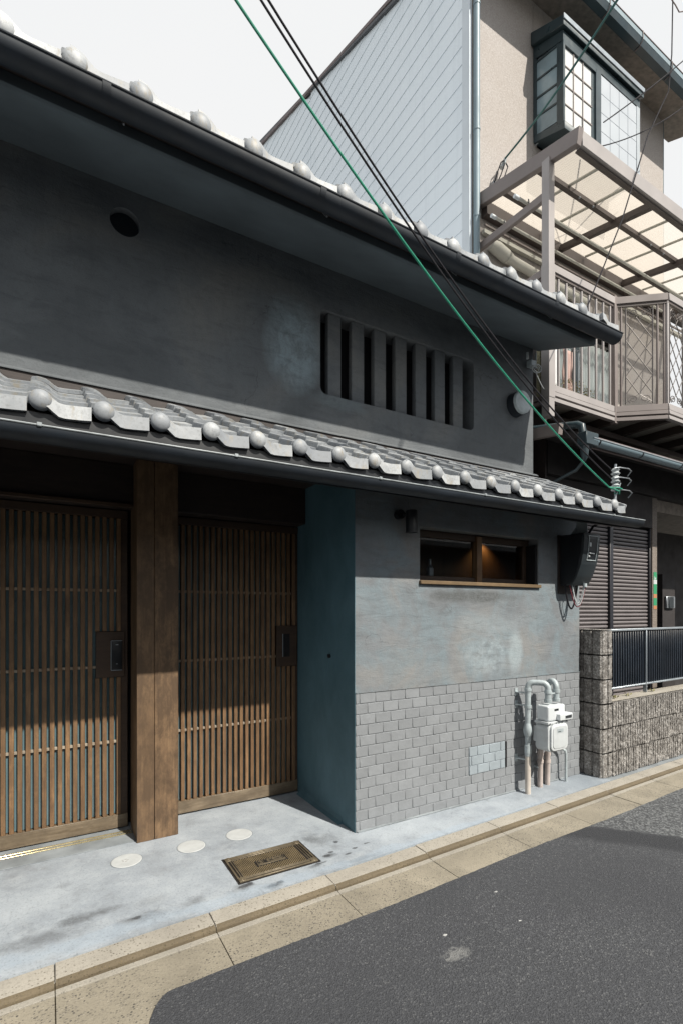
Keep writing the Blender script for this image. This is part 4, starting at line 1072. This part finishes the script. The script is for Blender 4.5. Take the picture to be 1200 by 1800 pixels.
# stucco front in panels, with real window openings
slab_with_holes('stucco_panel', rect(NX + .025, 5.422, 3.4, 9.52), [], NY, NY + .12, M['stucco'], N)
slab_with_holes('stucco_panel', rect(5.430, NXR, 3.4, 9.52), [rect(5.62, 7.25, 3.68, 5.55), rect(5.50, 7.05, 7.5, 8.55)], NY, NY + .12, M['stucco'], N)
obj('wall_core', B(NX + .13, NXR - .02, NY + .125, NY + .16, 3.4, 9.5), M['void'], N)
obj('end_wall', B(NXR - .12, NXR, NY + .125, YB, 0, 9.55), M['stucco'], N)
obj('rear_wall', B(NX + .11, NXR - .13, YB - .1, YB, 0, roofz(YB) - .1), M['stucco'], N)
obj('corner_bead', B(NXR + .001, NXR + .012, NY - .004, NY + .03, 3.4, 9.5), M['greygreen'], N)
# eave: sloping soffit, gutter, roof
EY = 3.93
def sof(y): return 9.36 + (y - NY) * .40
obj('soffit', MB().prism([(NY + .2, sof(NY + .2)), (EY, sof(EY)), (EY, sof(EY) + .10), (NY + .2, sof(NY + .2) + .10)], NX - .02, NXR + .55), M['soffstucco'], N)
obj('fascia', MB().prism([(EY - .024, sof(EY) - .01), (EY - .002, sof(EY) - .01), (EY - .002, sof(EY) + .16), (EY - .024, sof(EY) + .16)], NX - .05, NXR + .58), M['teal'], N)
gx = MB().prism([(EY - .135, sof(EY) + .03), (EY - .110, sof(EY) - .045), (EY - .027, sof(EY) - .045), (EY - .027, sof(EY) + .03), (EY - .035, sof(EY) + .03), (EY - .035, sof(EY) - .035), (EY - .105, sof(EY) - .035), (EY - .128, sof(EY) + .03)], NX - .06, NXR + .6)
ge = empty('eave_gutter', (6, EY, 9.1)); ge.parent = N; ge.location = Vector((6, EY, 9.1)) - wpos(N)
obj('gutter_trough', gx, M['teal'], ge)
obj('gutter_front', MB().prism([(EY - .138, sof(EY) + .034), (EY - .138, sof(EY) + .105), (EY - .130, sof(EY) + .105), (EY - .130, sof(EY) + .034)], NX - .06, NXR + .6), M['greygreen'], ge)
obj('gutter_lip', MB().tube([(NX - .06, EY - .14, sof(EY) + .112), (NXR + .6, EY - .14, sof(EY) + .112)], .007, 8), M['rustbrown'], ge)
for x_ in (6.2, 6.95, 7.7, 5.4, 4.7): obj('gutter_clip', MB().tube([(x_, EY - .145, sof(EY) + .12), (x_, EY - .146, sof(EY) + .0), (x_, EY - .10, sof(EY) - .052), (x_, EY - .03, sof(EY) - .052)], .006, 6), M['rustbrown'], ge)
obj('roof', MB().prism([(EY - .06, sof(EY) + .17), (YB + .1, roofz(YB + .1) + .08), (YB + .1, roofz(YB + .1) + .14), (EY - .06, sof(EY) + .21)], NX - .05, NXR + .58), M['rooftin'], N)
# downpipe
dp = empty('downpipe', (NX + .04, NY - .05, 3.4)); dp.parent = N; dp.location = Vector((NX + .04, NY - .05, 3.4)) - wpos(N)
obj('pipe', MB().tube([(NX + .045, NY - .055, 3.4), (NX + .045, NY - .055, 9.3)], .038, 18), M['greygreen'], dp, smooth=True)
for z in (4.9, 6.1, 7.12, 8.6): obj('pipe_clamp', MB().tube([(NX + .045, NY - .055, z), (NX + .045, NY - .055, z + .03)], .043, 18), M['greygreen'], dp)

# bay window
bay = empty('bay_window', (6.2, 4.1, 7.4)); bay.parent = N; bay.location = Vector((6.2, 4.1, 7.4)) - wpos(N)
bx0, bx1, by, bz0, bz1 = 5.43, 7.10, 3.91, 7.36, 8.52
obj('roof_trim', MB().add([(bx0-.05,NY-.001,8.76),(bx1+.03,NY-.001,8.76),(bx1+.03,by-.04,8.56),(bx0-.05,by-.04,8.56),(bx0-.05,NY-.001,8.93),(bx1+.03,NY-.001,8.93),(bx1+.03,by-.04,8.68),(bx0-.05,by-.04,8.68)],
    [(0,3,2,1),(4,5,6,7),(0,1,5,4),(1,2,6,5),(2,3,7,6),(3,0,4,7)]), M['teal'], bay, bevel=.006)
obj('roof_trim_edge', B(bx0 - .055, bx1 + .035, by - .052, by - .041, 8.625, 8.69), M['alu'], bay, bevel=.003)
obj('head_box', MB().add([(bx0,NY-.002,8.60),(bx1,NY-.002,8.60),(bx1,by,8.44),(bx0,by,8.44),(bx0,NY-.002,8.757),(bx1,NY-.002,8.757),(bx1,by+.001,8.557),(bx0,by+.001,8.557)],
    [(0,3,2,1),(4,5,6,7),(0,1,5,4),(1,2,6,5),(2,3,7,6),(3,0,4,7)]), M['teal'], bay)
obj('floor_box', MB().add([(bx0,NY-.002,7.52),(bx1,NY-.002,7.52),(bx1,by-.02,7.34),(bx0,by-.02,7.34),(bx0,NY-.002,7.62),(bx1,NY-.002,7.62),(bx1,by-.02,7.44),(bx0,by-.02,7.44)],
    [(0,3,2,1),(4,5,6,7),(0,1,5,4),(1,2,6,5),(2,3,7,6),(3,0,4,7)]), M['teal'], bay, bevel=.004)
obj('corner_post', B(bx0 - .002, bx0 + .035, by - .004, by + .06, 7.44, 8.44), M['teal'], bay, bevel=.003)
obj('side_frame', MB().box(bx0, bx0 + .03, NY - .05, NY - .002, 7.60, 8.60).box(bx0, bx0 + .03, by + .06, by + .09, 7.47, 8.46), M['teal'], bay)
# side glass panes with glazing bars
for k in range(4):
    ya, yb = by + .09, NY - .05
    za = 7.57 + k * .235; zb_ = za + .215
    sl2 = .18 * .7
    q = MB().add([(bx0 + .012, ya, za - .05), (bx0 + .012, yb, za + .03), (bx0 + .012, yb, zb_ + .03), (bx0 + .012, ya, zb_ - .05), (bx0 + .018, ya, za - .05), (bx0 + .018, yb, za + .03), (bx0 + .018, yb, zb_ + .03), (bx0 + .018, ya, zb_ - .05)],
        [(0,3,2,1),(4,5,6,7),(0,1,5,4),(1,2,6,5),(2,3,7,6),(3,0,4,7)])
    obj('pane', q, M['sidepane'], bay)
    obj('muntin', MB().beam((bx0 + .012, ya, zb_ - .038), (bx0 + .012, yb, zb_ + .042), .022, .022, (0,0,1)), M['teal'], bay)
obj('side_backing', B(bx0 + .03, bx0 + .04, by + .06, NY, 7.5, 8.6), M['curtaindim'], bay)
# front: left shoji light with grid, dark mullion, right frosted light
obj('bay_mullion', B(6.09, 6.20, by - .004, by + .05, 7.44, 8.44), M['teal'], bay, bevel=.003)
obj('frame', MB().box(bx0 + .036, 6.089, by + .0, by + .05, 8.40, 8.439).box(bx0 + .036, 6.089, by + .0, by + .05, 7.441, 7.46).box(6.02, 6.089, by + .02, by + .05, 7.46, 8.40), M['teal'], bay)
lx0, lx1 = bx0 + .036, 6.03
for a_ in range(3):
    for b_ in range(4):
        w_ = (lx1 - lx0) / 3; h_ = .94 / 4
        obj('pane', B(lx0 + a_*w_ + .006, lx0 + (a_+1)*w_ - .006, by + .022, by + .026, 7.46 + b_*h_ + .006, 7.46 + (b_+1)*h_ - .006), M['shoji'], bay)
q = MB()
for a_ in range(1, 3): q.box(lx0 + a_*w_ - .007, lx0 + a_*w_ + .007, by + .012, by + .022, 7.46, 8.40)
obj('muntin', q, M['bronze'], bay)
for b_ in range(1, 4): obj('muntin', B(lx0, lx1, by + .013, by + .0215, 7.46 + b_*h_ - .007, 7.46 + b_*h_ + .007), M['bronze'], bay)
rx0, rx1 = 6.20, 7.02
w2 = (rx1 - rx0) / 4
for a_ in range(4):
    for b_ in range(4):
        obj('pane', B(rx0 + a_*w2 + .004, rx0 + (a_+1)*w2 - .004, by + .004, by + .010, 7.45 + b_*.245 + .004, 7.45 + (b_+1)*.245 - .004), M['frosted'], bay)
obj('pane_backing', B(rx0, rx1, by + .0105, by + .016, 7.45, 8.43), M['frostgrid'], bay)
obj('frame', B(rx1 + .001, bx1, by - .002, NY - .003, 7.445, 8.439), M['frostgrid'], bay, bevel=.003)

# awning / canopy over the balcony
ca = empty('canopy', (6, 3.5, 6.1)); ca.parent = N; ca.location = Vector((6, 3.5, 6.1)) - wpos(N)
def cz(y): return 6.06 + (y - 3.06) * .205
CX0, CX1 = 4.42, 10.0
obj('side_beam', MB().beam((CX0 + .035, 3.02, cz(3.02) + .01), (CX0 + .035, NY - .003, cz(NY) + .03), .07, .155), M['bronze'], ca, bevel=.004)
obj('front_beam', MB().beam((CX0 + .071, 3.055, cz(3.06) + .004), (CX1, 3.055, cz(3.06) + .004), .07, .15), M['bronzelt'], ca, bevel=.004)
obj('front_beam_lip', MB().beam((CX0 + .071, 3.075, cz(3.06) - .082), (CX1, 3.075, cz(3.06) - .082), .05, .014), M['bronzedk'], ca)
obj('wall_beam', MB().beam((CX0 + .075, NY - .05, cz(NY) - .07), (CX1, NY - .05, cz(NY) - .07), .09, .16), M['bronzedk'], ca, bevel=.003)
obj('wall_ledge', MB().beam((CX0 + .075, NY - .03, 6.0), (CX1, NY - .03, 6.0), .05, .05), M['cream'], ca, bevel=.003)
obj('wall_ledge', MB().beam((CX0 + .075, NY - .06, 6.06), (CX1, NY - .06, 6.06), .02, .02), M['bronze'], ca)
for y in (3.53, 3.99):
    obj('purlin', MB().beam((CX0 + .072, y, cz(y) - .02), (CX1, y, cz(y) - .02), .05, .055), M['bronzedk'], ca, bevel=.002)
rafx = [5.86, 7.26, 8.66]
for x_ in rafx:
    obj('rafter', MB().beam((x_, 3.092, cz(3.092) - .055), (x_, NY - .1, cz(NY - .1) - .055), .065, .075), M['bronzedk'], ca, bevel=.003)
xs_ = [CX0 + .075] + rafx + [CX1]
for a_, b_ in zip(xs_, xs_[1:]):
    n_ = int((b_ - a_) / .008); q = MB(); vs = []; fs = []
    for kx in range(n_ + 1):
        x_ = a_ + (b_ - a_) * kx / n_; w = .003 * math.sin(kx * math.pi / 2)
        for y in (3.09, NY - .01): vs.append((x_, y, cz(y) + .02 + w))
    for kx in range(n_): fs.append((2*kx, 2*kx+1, 2*kx+3, 2*kx+2))
    q.add(vs, fs); obj('roof_sheet', q, M['poly'], ca)
    for f in (.35, .7):
        x_ = a_ + (b_ - a_) * f
        obj('batten', MB().beam((x_, 3.10, cz(3.10) + .006), (x_, NY - .12, cz(NY - .12) + .006), .035, .014), M['cream'], ca)
for (x_, z_) in ((5.15, 0), (5.4, 0), (6.6, 0), (6.9, 0)):
    obj('bolt', MB().ball((x_, 3.50, cz(3.5) - .055), .012), M['steel'], ca)
# posts
for x_ in (4.45, 8.9):
    obj('canopy_post', B(x_ - .045 + .0, x_ + .045, 3.335, 3.425, 3.45, cz(3.38) - .03), M['bronzelt'], ca, bevel=.004)
obj('post_sleeve', B(4.45 - .049, 4.45 + .049, 3.331, 3.429, 3.64, 5.02), M['bronzelt'], ca, bevel=.003)
obj('side_brace', MB().beam((4.46, 3.426, 5.76), (4.46, NY - .003, 5.80), .05, .085), M['bronze'], ca, bevel=.003)
for y in (3.62, 3.95): obj('pole_hook', MB().tube([(4.46, y, 5.80), (4.46, y + .01, 5.87), (4.48, y + .03, 5.90)], .008, 6), M['black'], ca)
for y, z, l_ in ((3.66, 5.86, 'pale laundry pole under the canopy nearer the lane'), (3.98, 5.87, 'pale laundry pole under the canopy nearer the stucco wall')):
    lp = empty('laundry_pole', (6, y, z), l_, 'laundry pole', 'laundry poles under the canopy')
    obj('pole', MB().tube([(4.30, y, z), (7.8, y, z)], .016, 12), M['cream'], lp, smooth=True)
    obj('pole_end', MB().tube([(4.27, y, z), (4.34, y, z)], .020, 12), M['white'], lp, smooth=True)
# white duct on the wall
obj('wall_duct', MB().tube([(4.60, NY - .06, 5.86), (4.68, NY - .07, 5.84), (4.85, NY - .07, 5.80)], [.06, .075, .075], 16).tube([(4.85, NY - .07, 5.80), (4.95, NY - .07, 5.785), (6.4, NY - .07, 5.72)], [.075, .055, .055], 16), M['cream'], N, smooth=True)

# balcony
ba = empty('balcony', (6, 3.4, 3.6)); ba.parent = N; ba.location = Vector((6, 3.4, 3.6)) - wpos(N)
path = [(4.50, NY - .01), (4.50, 3.385), (5.615, 3.385), (6.05, 3.03), (9.6, 3.03)]
def seg(name, i, z0_, z1_, th, m, off=0, a=0, b=0, bev=.003):
    p, q_ = Vector(path[i]), Vector(path[i+1]); d = (q_ - p).normalized(); nrm = Vector((-d.y, d.x)) * -1
    p = p + d * a + nrm * off; q_ = q_ - d * b + nrm * off
    return obj(name, MB().beam((p.x, p.y, (z0_+z1_)/2), (q_.x, q_.y, (z0_+z1_)/2), th, z1_ - z0_), M[m], ba, bevel=bev)
for i in range(4):
    m_ = 'bronzelt' if i in (1, 3) else 'bronze'
    seg('fascia', i, 3.725, 3.795, .05, m_, 0)
    seg('fascia', i, 3.680, 3.722, .05, m_, .004)
    seg('fascia_groove', i, 3.664, 3.679, .03, 'bronzedk', -.008, bev=0)
    seg('fascia', i, 3.622, 3.663, .05, m_, .002)
    seg('top_rail', i, 4.965, 5.045, .055, m_)
    seg('under_rail', i, 4.935, 4.955, .03, 'bronzedk', bev=0)
obj('balcony_floor', MB().prism([(4.53, NY - .01), (4.53, 3.42), (5.64, 3.42), (6.07, 3.06), (9.6, 3.06), (9.6, NY - .01)], 3.74, 3.77, 'z'), M['cream'], ba)
for k in range(9):
    x_ = 4.62 + k * .52
    obj('floor_joist', B(x_, x_ + .06, (3.43 if x_ < 5.6 else 3.07) + (.3 - (x_ - 5.6) * .8 if 5.6 < x_ < 6.0 else 0), NY - .012, 3.64, 3.738), M['bronzedk'], ba)
for y in (3.62, 3.95): obj('floor_bearer', B(4.55, 9.5, y, y + .07, 3.575, 3.638), M['bronzedk'], ba)
def baluster(x_, y_, m_='bronzelt', w=.020): obj('baluster', B(x_ - w/2, x_ + w/2, y_ - w/2, y_ + w/2, 3.796, 4.934), M[m_], ba, bevel=.002)
for k in range(8): baluster(4.62 + k * .1305, 3.385)
for k in range(6): baluster(4.50, 3.55 + k * .13, 'bronze')
obj('corner_post', B(5.585, 5.645, 3.355, 3.415, 3.60, 5.06), M['bronze'], ba, bevel=.004)
d_ = (Vector(path[3]) - Vector(path[2])); L_ = d_.length; d_.normalize()
def onch(s): p = Vector(path[2]) + d_ * s; return p.x, p.y
for s_ in (.075, .46, .53): baluster(*onch(s_), m_='bronze')
def lattice(o, dx, w, z0_, z1_):
    """wrought panel: o start (x,y), dx unit dir, w width"""
    q = MB(); r_ = .005
    def P(u, z): return (o[0] + dx[0] * u, o[1] + dx[1] * u, z)
    q.tube([P(0, z0_), P(0, z1_)], .008, 6).tube([P(w, z0_), P(w, z1_)], .008, 6)
    za, zb_ = z0_ + .11, z1_ - .11; hz = .415; st_p = hz / 2
    k = -2
    while za + k * st_p < zb_:
        za0 = za + k * st_p
        lo_, hi_ = max(0, (za - za0) / hz), min(1, (zb_ - za0) / hz)
        if hi_ - lo_ > .02:
            q.tube([P(w * lo_, za0 + hz * lo_), P(w * hi_, za0 + hz * hi_)], r_, 6)
            q.tube([P(w * (1 - lo_), za0 + hz * lo_), P(w * (1 - hi_), za0 + hz * hi_)], r_, 6)
        k += 1
    ob = obj('lattice_bars', q, M['wrought'], ba)
    q = MB()
    for (zc, sg) in ((z0_ + .055, 1), (z1_ - .055, -1)):
        for (uc, sx) in ((w * .27, 1), (w * .73, -1)):
            pts = []
            for t_ in range(26):
                a = t_ * .42; rr_ = .012 + .0018 * t_; pts.append(P(uc + sx * rr_ * math.cos(a), zc + sg * rr_ * .8 * math.sin(a)))
            q.tube(pts, .0045, 5)
        q.tube([P(0, zc - sg * .04), P(w * .5, zc + sg * .055), P(w, zc - sg * .04)], .0045, 5)
    so_ = obj('scroll', q, M['wrought'], ba); so_['kind'] = 'stuff'
lattice(onch(.125), (d_.x, d_.y), .285, 3.82, 4.92)
x_ = 6.10
for k in range(6):
    lattice((x_, 3.03), (1, 0), .285, 3.82, 4.92)
    baluster(x_ + .33, 3.03); baluster(x_ + .40, 3.03); baluster(x_ + .47, 3.03); x_ += .54
obj('corner_post', B(6.035, 6.065, 3.015, 3.045, 3.796, 4.96), M['bronzelt'], ba, bevel=.003)
# window behind the balcony
bwn = empty('balcony_window', (6.4, NY, 4.6)); bwn.parent = N; bwn.location = Vector((6.4, NY, 4.6)) - wpos(N)
obj('frame', MB().box(5.62, 7.25, NY + .02, NY + .09, 5.48, 5.55).box(5.62, 7.25, NY + .02, NY + .09, 3.68, 3.74).box(5.62, 5.67, NY + .021, NY + .089, 3.74, 5.48).box(7.20, 7.25, NY + .021, NY + .089, 3.74, 5.48).box(6.33, 6.42, NY + .015, NY + .07, 3.74, 5.48), M['teal'], bwn, bevel=.003)
obj('pane', B(5.67, 6.33, NY + .05, NY + .054, 3.74, 5.48), M['glass'], bwn)
obj('pane', B(6.42, 7.20, NY + .04, NY + .044, 3.74, 5.48), M['glass'], bwn)
q = MB(); vs = []; fs = []; n_ = 150
for kx in range(n_ + 1):
    x_ = 5.64 + 1.6 * kx / n_; y = NY + .075 + .010 * math.sin(kx * .9) + .004 * math.sin(kx * 2.3)
    vs += [(x_, y, 3.7), (x_, y, 5.30)]
for kx in range(n_): fs.append((2*kx, 2*kx+2, 2*kx+3, 2*kx+1))
obj('curtain', q.add(vs, fs), M['curtain'], bwn, smooth=True)
# laundry hanging on the balcony
def cloth(name, x0_, x1_, y, z0_, z1_, m_, label, cat):
    q = MB(); nx_, nz_ = 10, 12; vs = []; fs = []
    for j in range(nz_ + 1):
        for k in range(nx_ + 1):
            f = j / nz_; x_ = x0_ + (x1_ - x0_) * k / nx_
            vs.append((x_ + .01 * math.sin(j * .8), y + .02 * (1 - f) * math.sin(k * 1.3 + x0_ * 9) , z0_ + (z1_ - z0_) * f))
    for j in range(nz_):
        for k in range(nx_): a = j*(nx_+1)+k; fs.append((a, a+1, a+nx_+2, a+nx_+1))
    q.add(vs, fs); o = obj(name, q, M[m_], smooth=True)
    md = o.modifiers.new('thick', 'SOLIDIFY'); md.thickness = .006
    return tag(o, label, cat)
cloth('towel', 4.62, 5.10, 3.75, 3.86, 4.55, 'laundry', 'white towel hanging behind the balcony balusters near the corner post', 'towel')
cloth('shirt', 5.16, 5.33, 3.72, 3.95, 4.50, 'redcloth', 'pale reddish garment hanging on the balcony beside the white towel', 'garment')
dr_ = empty('drying_rail', (5.0, 3.74, 4.56), 'thin rail carrying laundry on the balcony', 'drying rail')
obj('rail_bar', MB().tube([(4.55, 3.74, 4.56), (5.5, 3.74, 4.56)], .010, 8), M['alu'], dr_)
obj('leg', MB().tube([(4.57, 3.74, 3.775), (4.57, 3.74, 4.56)], .009, 8), M['alu'], dr_); obj('leg', MB().tube([(5.48, 3.74, 3.775), (5.48, 3.74, 4.56)], .009, 8), M['alu'], dr_)
pl_ = empty('potted_plant', (5.1, 3.5, 3.78), 'planter of pale yellow green leaves behind the balcony balusters', 'plant')
obj('planter', B(4.85, 5.42, 3.46, 3.58, 3.775, 3.85), M['pot'], pl_, bevel=.008)
q = MB()
for k in range(420):
    c_ = Vector((4.85 + .57 * R.random(), 3.44 + .16 * R.random(), 3.84 + .16 * R.random() ** 1.3)); a = R.uniform(0, 6.28); e_ = R.uniform(-.4, 1); l_ = R.uniform(.015, .032)
    d0 = Vector((math.cos(a), math.sin(a), e_)).normalized() * l_; s0 = Vector((-math.sin(a), math.cos(a), 0)) * l_ * .35
    q.add([c_, c_ + d0 * .5 + s0, c_ + d0, c_ + d0 * .5 - s0], [(0,1,2,3)])
lf = obj('leaf_cluster', q, M['leafdry'], pl_); lf['kind'] = 'stuff'
# dark side screen under the balcony's left end
obj('side_screen', B(4.505, 4.53, 3.46, NY - .02, 2.6, 4.55), M['wooddark'], N)
obj('side_strip', B(4.425, 4.450, 3.46, 3.50, 3.70, 4.30), M['leafwall'], N)

# ground floor
obj('ground_floor_wall', B(NX + .02, 4.60, 3.60, 3.75, 0, 3.35), M['brownwall'], N)
obj('ground_floor_wall', B(4.60, 6.75, 3.68, 3.80, 0, 3.35), M['void'], N)
obj('shutter_box', B(4.60, 6.735, 3.55, 3.679, 2.52, 2.92), M['brownwall'], N, bevel=.004)
obj('ground_floor_wall', B(4.60, 15, 3.50, 3.679, 2.925, 3.40), M['brownwall'], N)
for (xa, xb) in ((4.64, 5.845), (5.93, 6.72)):
    sh = empty('storm_shutter', ((xa+xb)/2, 3.62, 1.3)); sh.parent = N; sh.location = Vector(((xa+xb)/2, 3.62, 1.3)) - wpos(N)
    z = .40
    me = MB().prism([(3.620, 0), (3.607, .004), (3.600, .018), (3.603, .031), (3.615, .036), (3.64, .038), (3.64, 0)], xa, xb).mesh('shutter_slat', M['shutter'], smooth=True)
    while z < 2.50:
        put('shutter_slat', me, sh, (0, 0, z)); z += .0468
    obj('slat_backing', B(xa - .002, xb + .002, 3.622, 3.634, .36, 2.52), M['void'], sh)
for (xa, xb) in ((5.853, 5.922), (6.722, 6.748), (4.601, 4.635)):
    obj('shutter_frame', B(xa, xb, 3.575, 3.66, .30, 2.52), M['shutframe'], N, bevel=.004)
obj('tile_column', B(6.755, 6.865, 3.560, 3.80, 0, 2.922), M['coltile'], N, bevel=.003)
st_ = empty('street_sticker', (6.81, 3.555, 1.7), 'narrow green, white and orange strip sign on the tiled column', 'sign')
zz = 1.955
for (h_, m_) in ((.10, 'stgreen'), (.055, 'stwhite'), (.13, 'stgreen'), (.05, 'storange'), (.10, 'stgreen'), (.045, 'storange')):
    obj('sign_band', B(6.775, 6.850, 3.556, 3.559, zz - h_, zz), M[m_], st_); zz -= h_
obj('sign_glyph', MB().box(6.792, 6.800, 3.5545, 3.5558, 1.80, 1.90).box(6.80, 6.832, 3.5545, 3.5558, 1.872, 1.882).box(6.812, 6.820, 3.5545, 3.5558, 1.80, 1.87).box(6.80, 6.835, 3.5545, 3.5558, 1.835, 1.843), M['stwhite'], st_)
# entry porch beyond the column
obj('porch_wall', B(6.868, 15, 4.95, 5.05, 0, 2.92), M['brownwall'], N)
obj('porch_ceiling', B(6.868, 15, 3.70, 4.95, 2.88, 2.92), M['soffstucco'], N)
obj('porch_side', B(6.868, 6.90, 3.81, 4.94, 0, 2.875), M['brownwall'], N)
obj('porch_beam', B(6.868, 15, 3.60, 3.699, 2.76, 2.92), M['soffstucco'], N)
ic = empty('intercom', (8.05, 4.02, 1.58), 'small pale intercom box in the dark porch', 'intercom')
obj('intercom_post', B(7.90, 8.25, 4.02, 4.30, 0, 2.0), M['brownwall'], ic)
obj('intercom_body', B(7.95, 8.19, 3.985, 4.018, 1.49, 1.67), M['steel'], ic, bevel=.006)
obj('intercom_panel', B(8.00, 8.13, 3.975, 3.984, 1.50, 1.66), M['meterface'], ic, bevel=.003)
# lower eave under the balcony and its gutter
obj('lower_eave', MB().prism([(2.98, 3.10), (3.52, 3.28), (3.52, 3.36), (2.98, 3.16)], NX + .03, 15), M['brownwall'], N)
obj('eave_board', B(NX + .02, 9.8, 2.955, 2.978, 3.03, 3.15), M['rustbrown'], N, bevel=.003)
g2_ = empty('porch_gutter', (6, 2.9, 3.05)); g2_.parent = N; g2_.location = Vector((6, 2.9, 3.05)) - wpos(N)
obj('gutter_trough', halfpipe(4.42, 9.8, 2.905, 3.075, 3.070, .047), M['greygreen'], g2_, smooth=True)
obj('gutter_lip', MB().tube([(4.42, 2.857, 3.078), (9.8, 2.857, 3.073)], .006, 8), M['alu'], g2_)
for x_ in (4.52, 5.25, 6.02, 6.8, 7.6): obj('gutter_clip', halfpipe(x_, x_ + .016, 2.905, 3.076, 3.076, .052), M['black'], g2_)
obj('outlet_box', B(4.31, 4.50, 2.86, 2.96, 3.01, 3.13), M['teal'], g2_, bevel=.006)
obj('inlet_pipe', MB().tube([(4.17, 3.52, 3.30), (4.32, 3.06, 3.235), (4.345, 2.98, 3.225), (4.355, 2.94, 3.20), (4.36, 2.93, 3.12)], .036, 14), M['teal'], g2_, smooth=True)
obj('outlet_pipe', MB().tube([(4.37, 2.92, 3.02), (4.37, 2.92, 2.95), (4.37, 2.92, 2.90), (4.37, 2.93, 2.87), (4.36, 3.0, 2.80), (4.20, 3.42, 2.62)], [.042, .036, .028, .015, .015, .015], 14), M['teal'], g2_, smooth=True)
obj('cross_beam', MB().beam((4.20, 3.62, 3.25), (4.20, 3.05, 3.18), .06, .10), M['bronze'], N)

# wires to the neighbour
cable('service_wire', hang((4.79, NY - .10, 6.95), (4.30, 2.45, 6.90), -.10, 16)[:1] + [Vector((4.79, NY - .10, 6.95)).lerp(Vector((4.20, 2.5, 6.68)), k / 12) - Vector((0,0,.06 * math.sin(math.pi * k / 12))) for k in range(1, 13)] + [Vector((3.6, .7, 6.4)), Vector((3.2, -.6, 6.3))], .011, 'tealcable', 'thick teal green service wire running up from the stucco wall clamp')
wc = empty('wire_clamp', (4.75, NY, 6.8), 'porcelain wire clamp and looped tails on the stucco wall above the canopy', 'cable clamp')
obj('insulator', MB().tube([(4.80, NY - .10, 6.96), (4.76, NY - .08, 6.84)], [.02, .028], 10), M['porcelain'], wc, smooth=True)
obj('wall_bracket', B(4.64, 4.72, NY - .06, NY - .001, 6.55, 6.66), M['steel'], wc, bevel=.006)
for dx in (-.06, 0, .06):
    obj('wire_loop', MB().tube([(4.78, NY - .1, 6.93), (4.76 + dx, NY - .12, 6.85), (4.72 + dx, NY - .10, 6.72), (4.68 + dx * .5, NY - .05, 6.60)], .007, 6), M['cable'], wc, smooth=True)
cable('twisted_wire', [(6.093 - .01*k*0, 3.0, 8.371 + .35) , (6.11, 3.0, 8.371), (6.09, 3.0, 7.75), (6.02, 3.0, 7.3), (5.60, 3.0, 6.6), (5.12, 3.0, 5.5), (4.80, 3.0, 4.9), (4.568, 3.0, 4.478), (4.40, 3.0, 4.2)], .0065, 'cable', 'twisted dark wire dropping past the bay window and the canopy')
cable('roof_wire', hang((6.9, 2.9, 8.4), (4.80, 3.0, 6.347), .04), .006, 'cable', 'thin dark wire crossing the bay window, the upper of two')
cable('roof_wire', hang((7.6, 3.4, 8.45), (5.556, 3.5, 6.863), .10), .006, 'cable', 'thin dark wire crossing below the bay window, sagging the most')
cable('brown_wire', [(6.05, 3.0, 8.50), (6.093, 3.0, 8.371), (6.17, 3.0, 8.36), (6.25, 3.0, 8.33), (6.342, 3.0, 8.393), (6.6, 3.0, 8.5)], .006, 'rustbrown', 'short brown wire against the sky in the far upper right corner')

# ================================================================== far side of the lane (out of the picture, shades and reflects as the real lane does)
op = empty('opposite_house', (0, -2.6, 0), 'low brown rendered house across the lane', 'house')
obj('wall', B(-14, 16, -6.0, -2.6, 0, 2.9), M['opp'], op)
obj('roof', MB().prism([(-2.25, 2.82), (-4.4, 3.78), (-6.5, 2.82), (-6.5, 2.92), (-4.4, 3.90), (-2.25, 2.92)], -14.4, 16.4), M['tile'], op)
for x_ in (-11, -7.5, -4, -.5, 3, 6.5, 10):
    w_ = empty('window', (x_ + .7, -2.6, 1)); w_.parent = op; w_.location = Vector((x_ + .7, -2.6, 1)) - wpos(op)
    obj('frame', B(x_, x_ + 1.5, -2.599, -2.56, .85, 2.0), M['oppdark'], w_, bevel=.01)
    obj('pane', B(x_ + .08, x_ + 1.42, -2.559, -2.555, .93, 1.92), M['frosted'], w_)
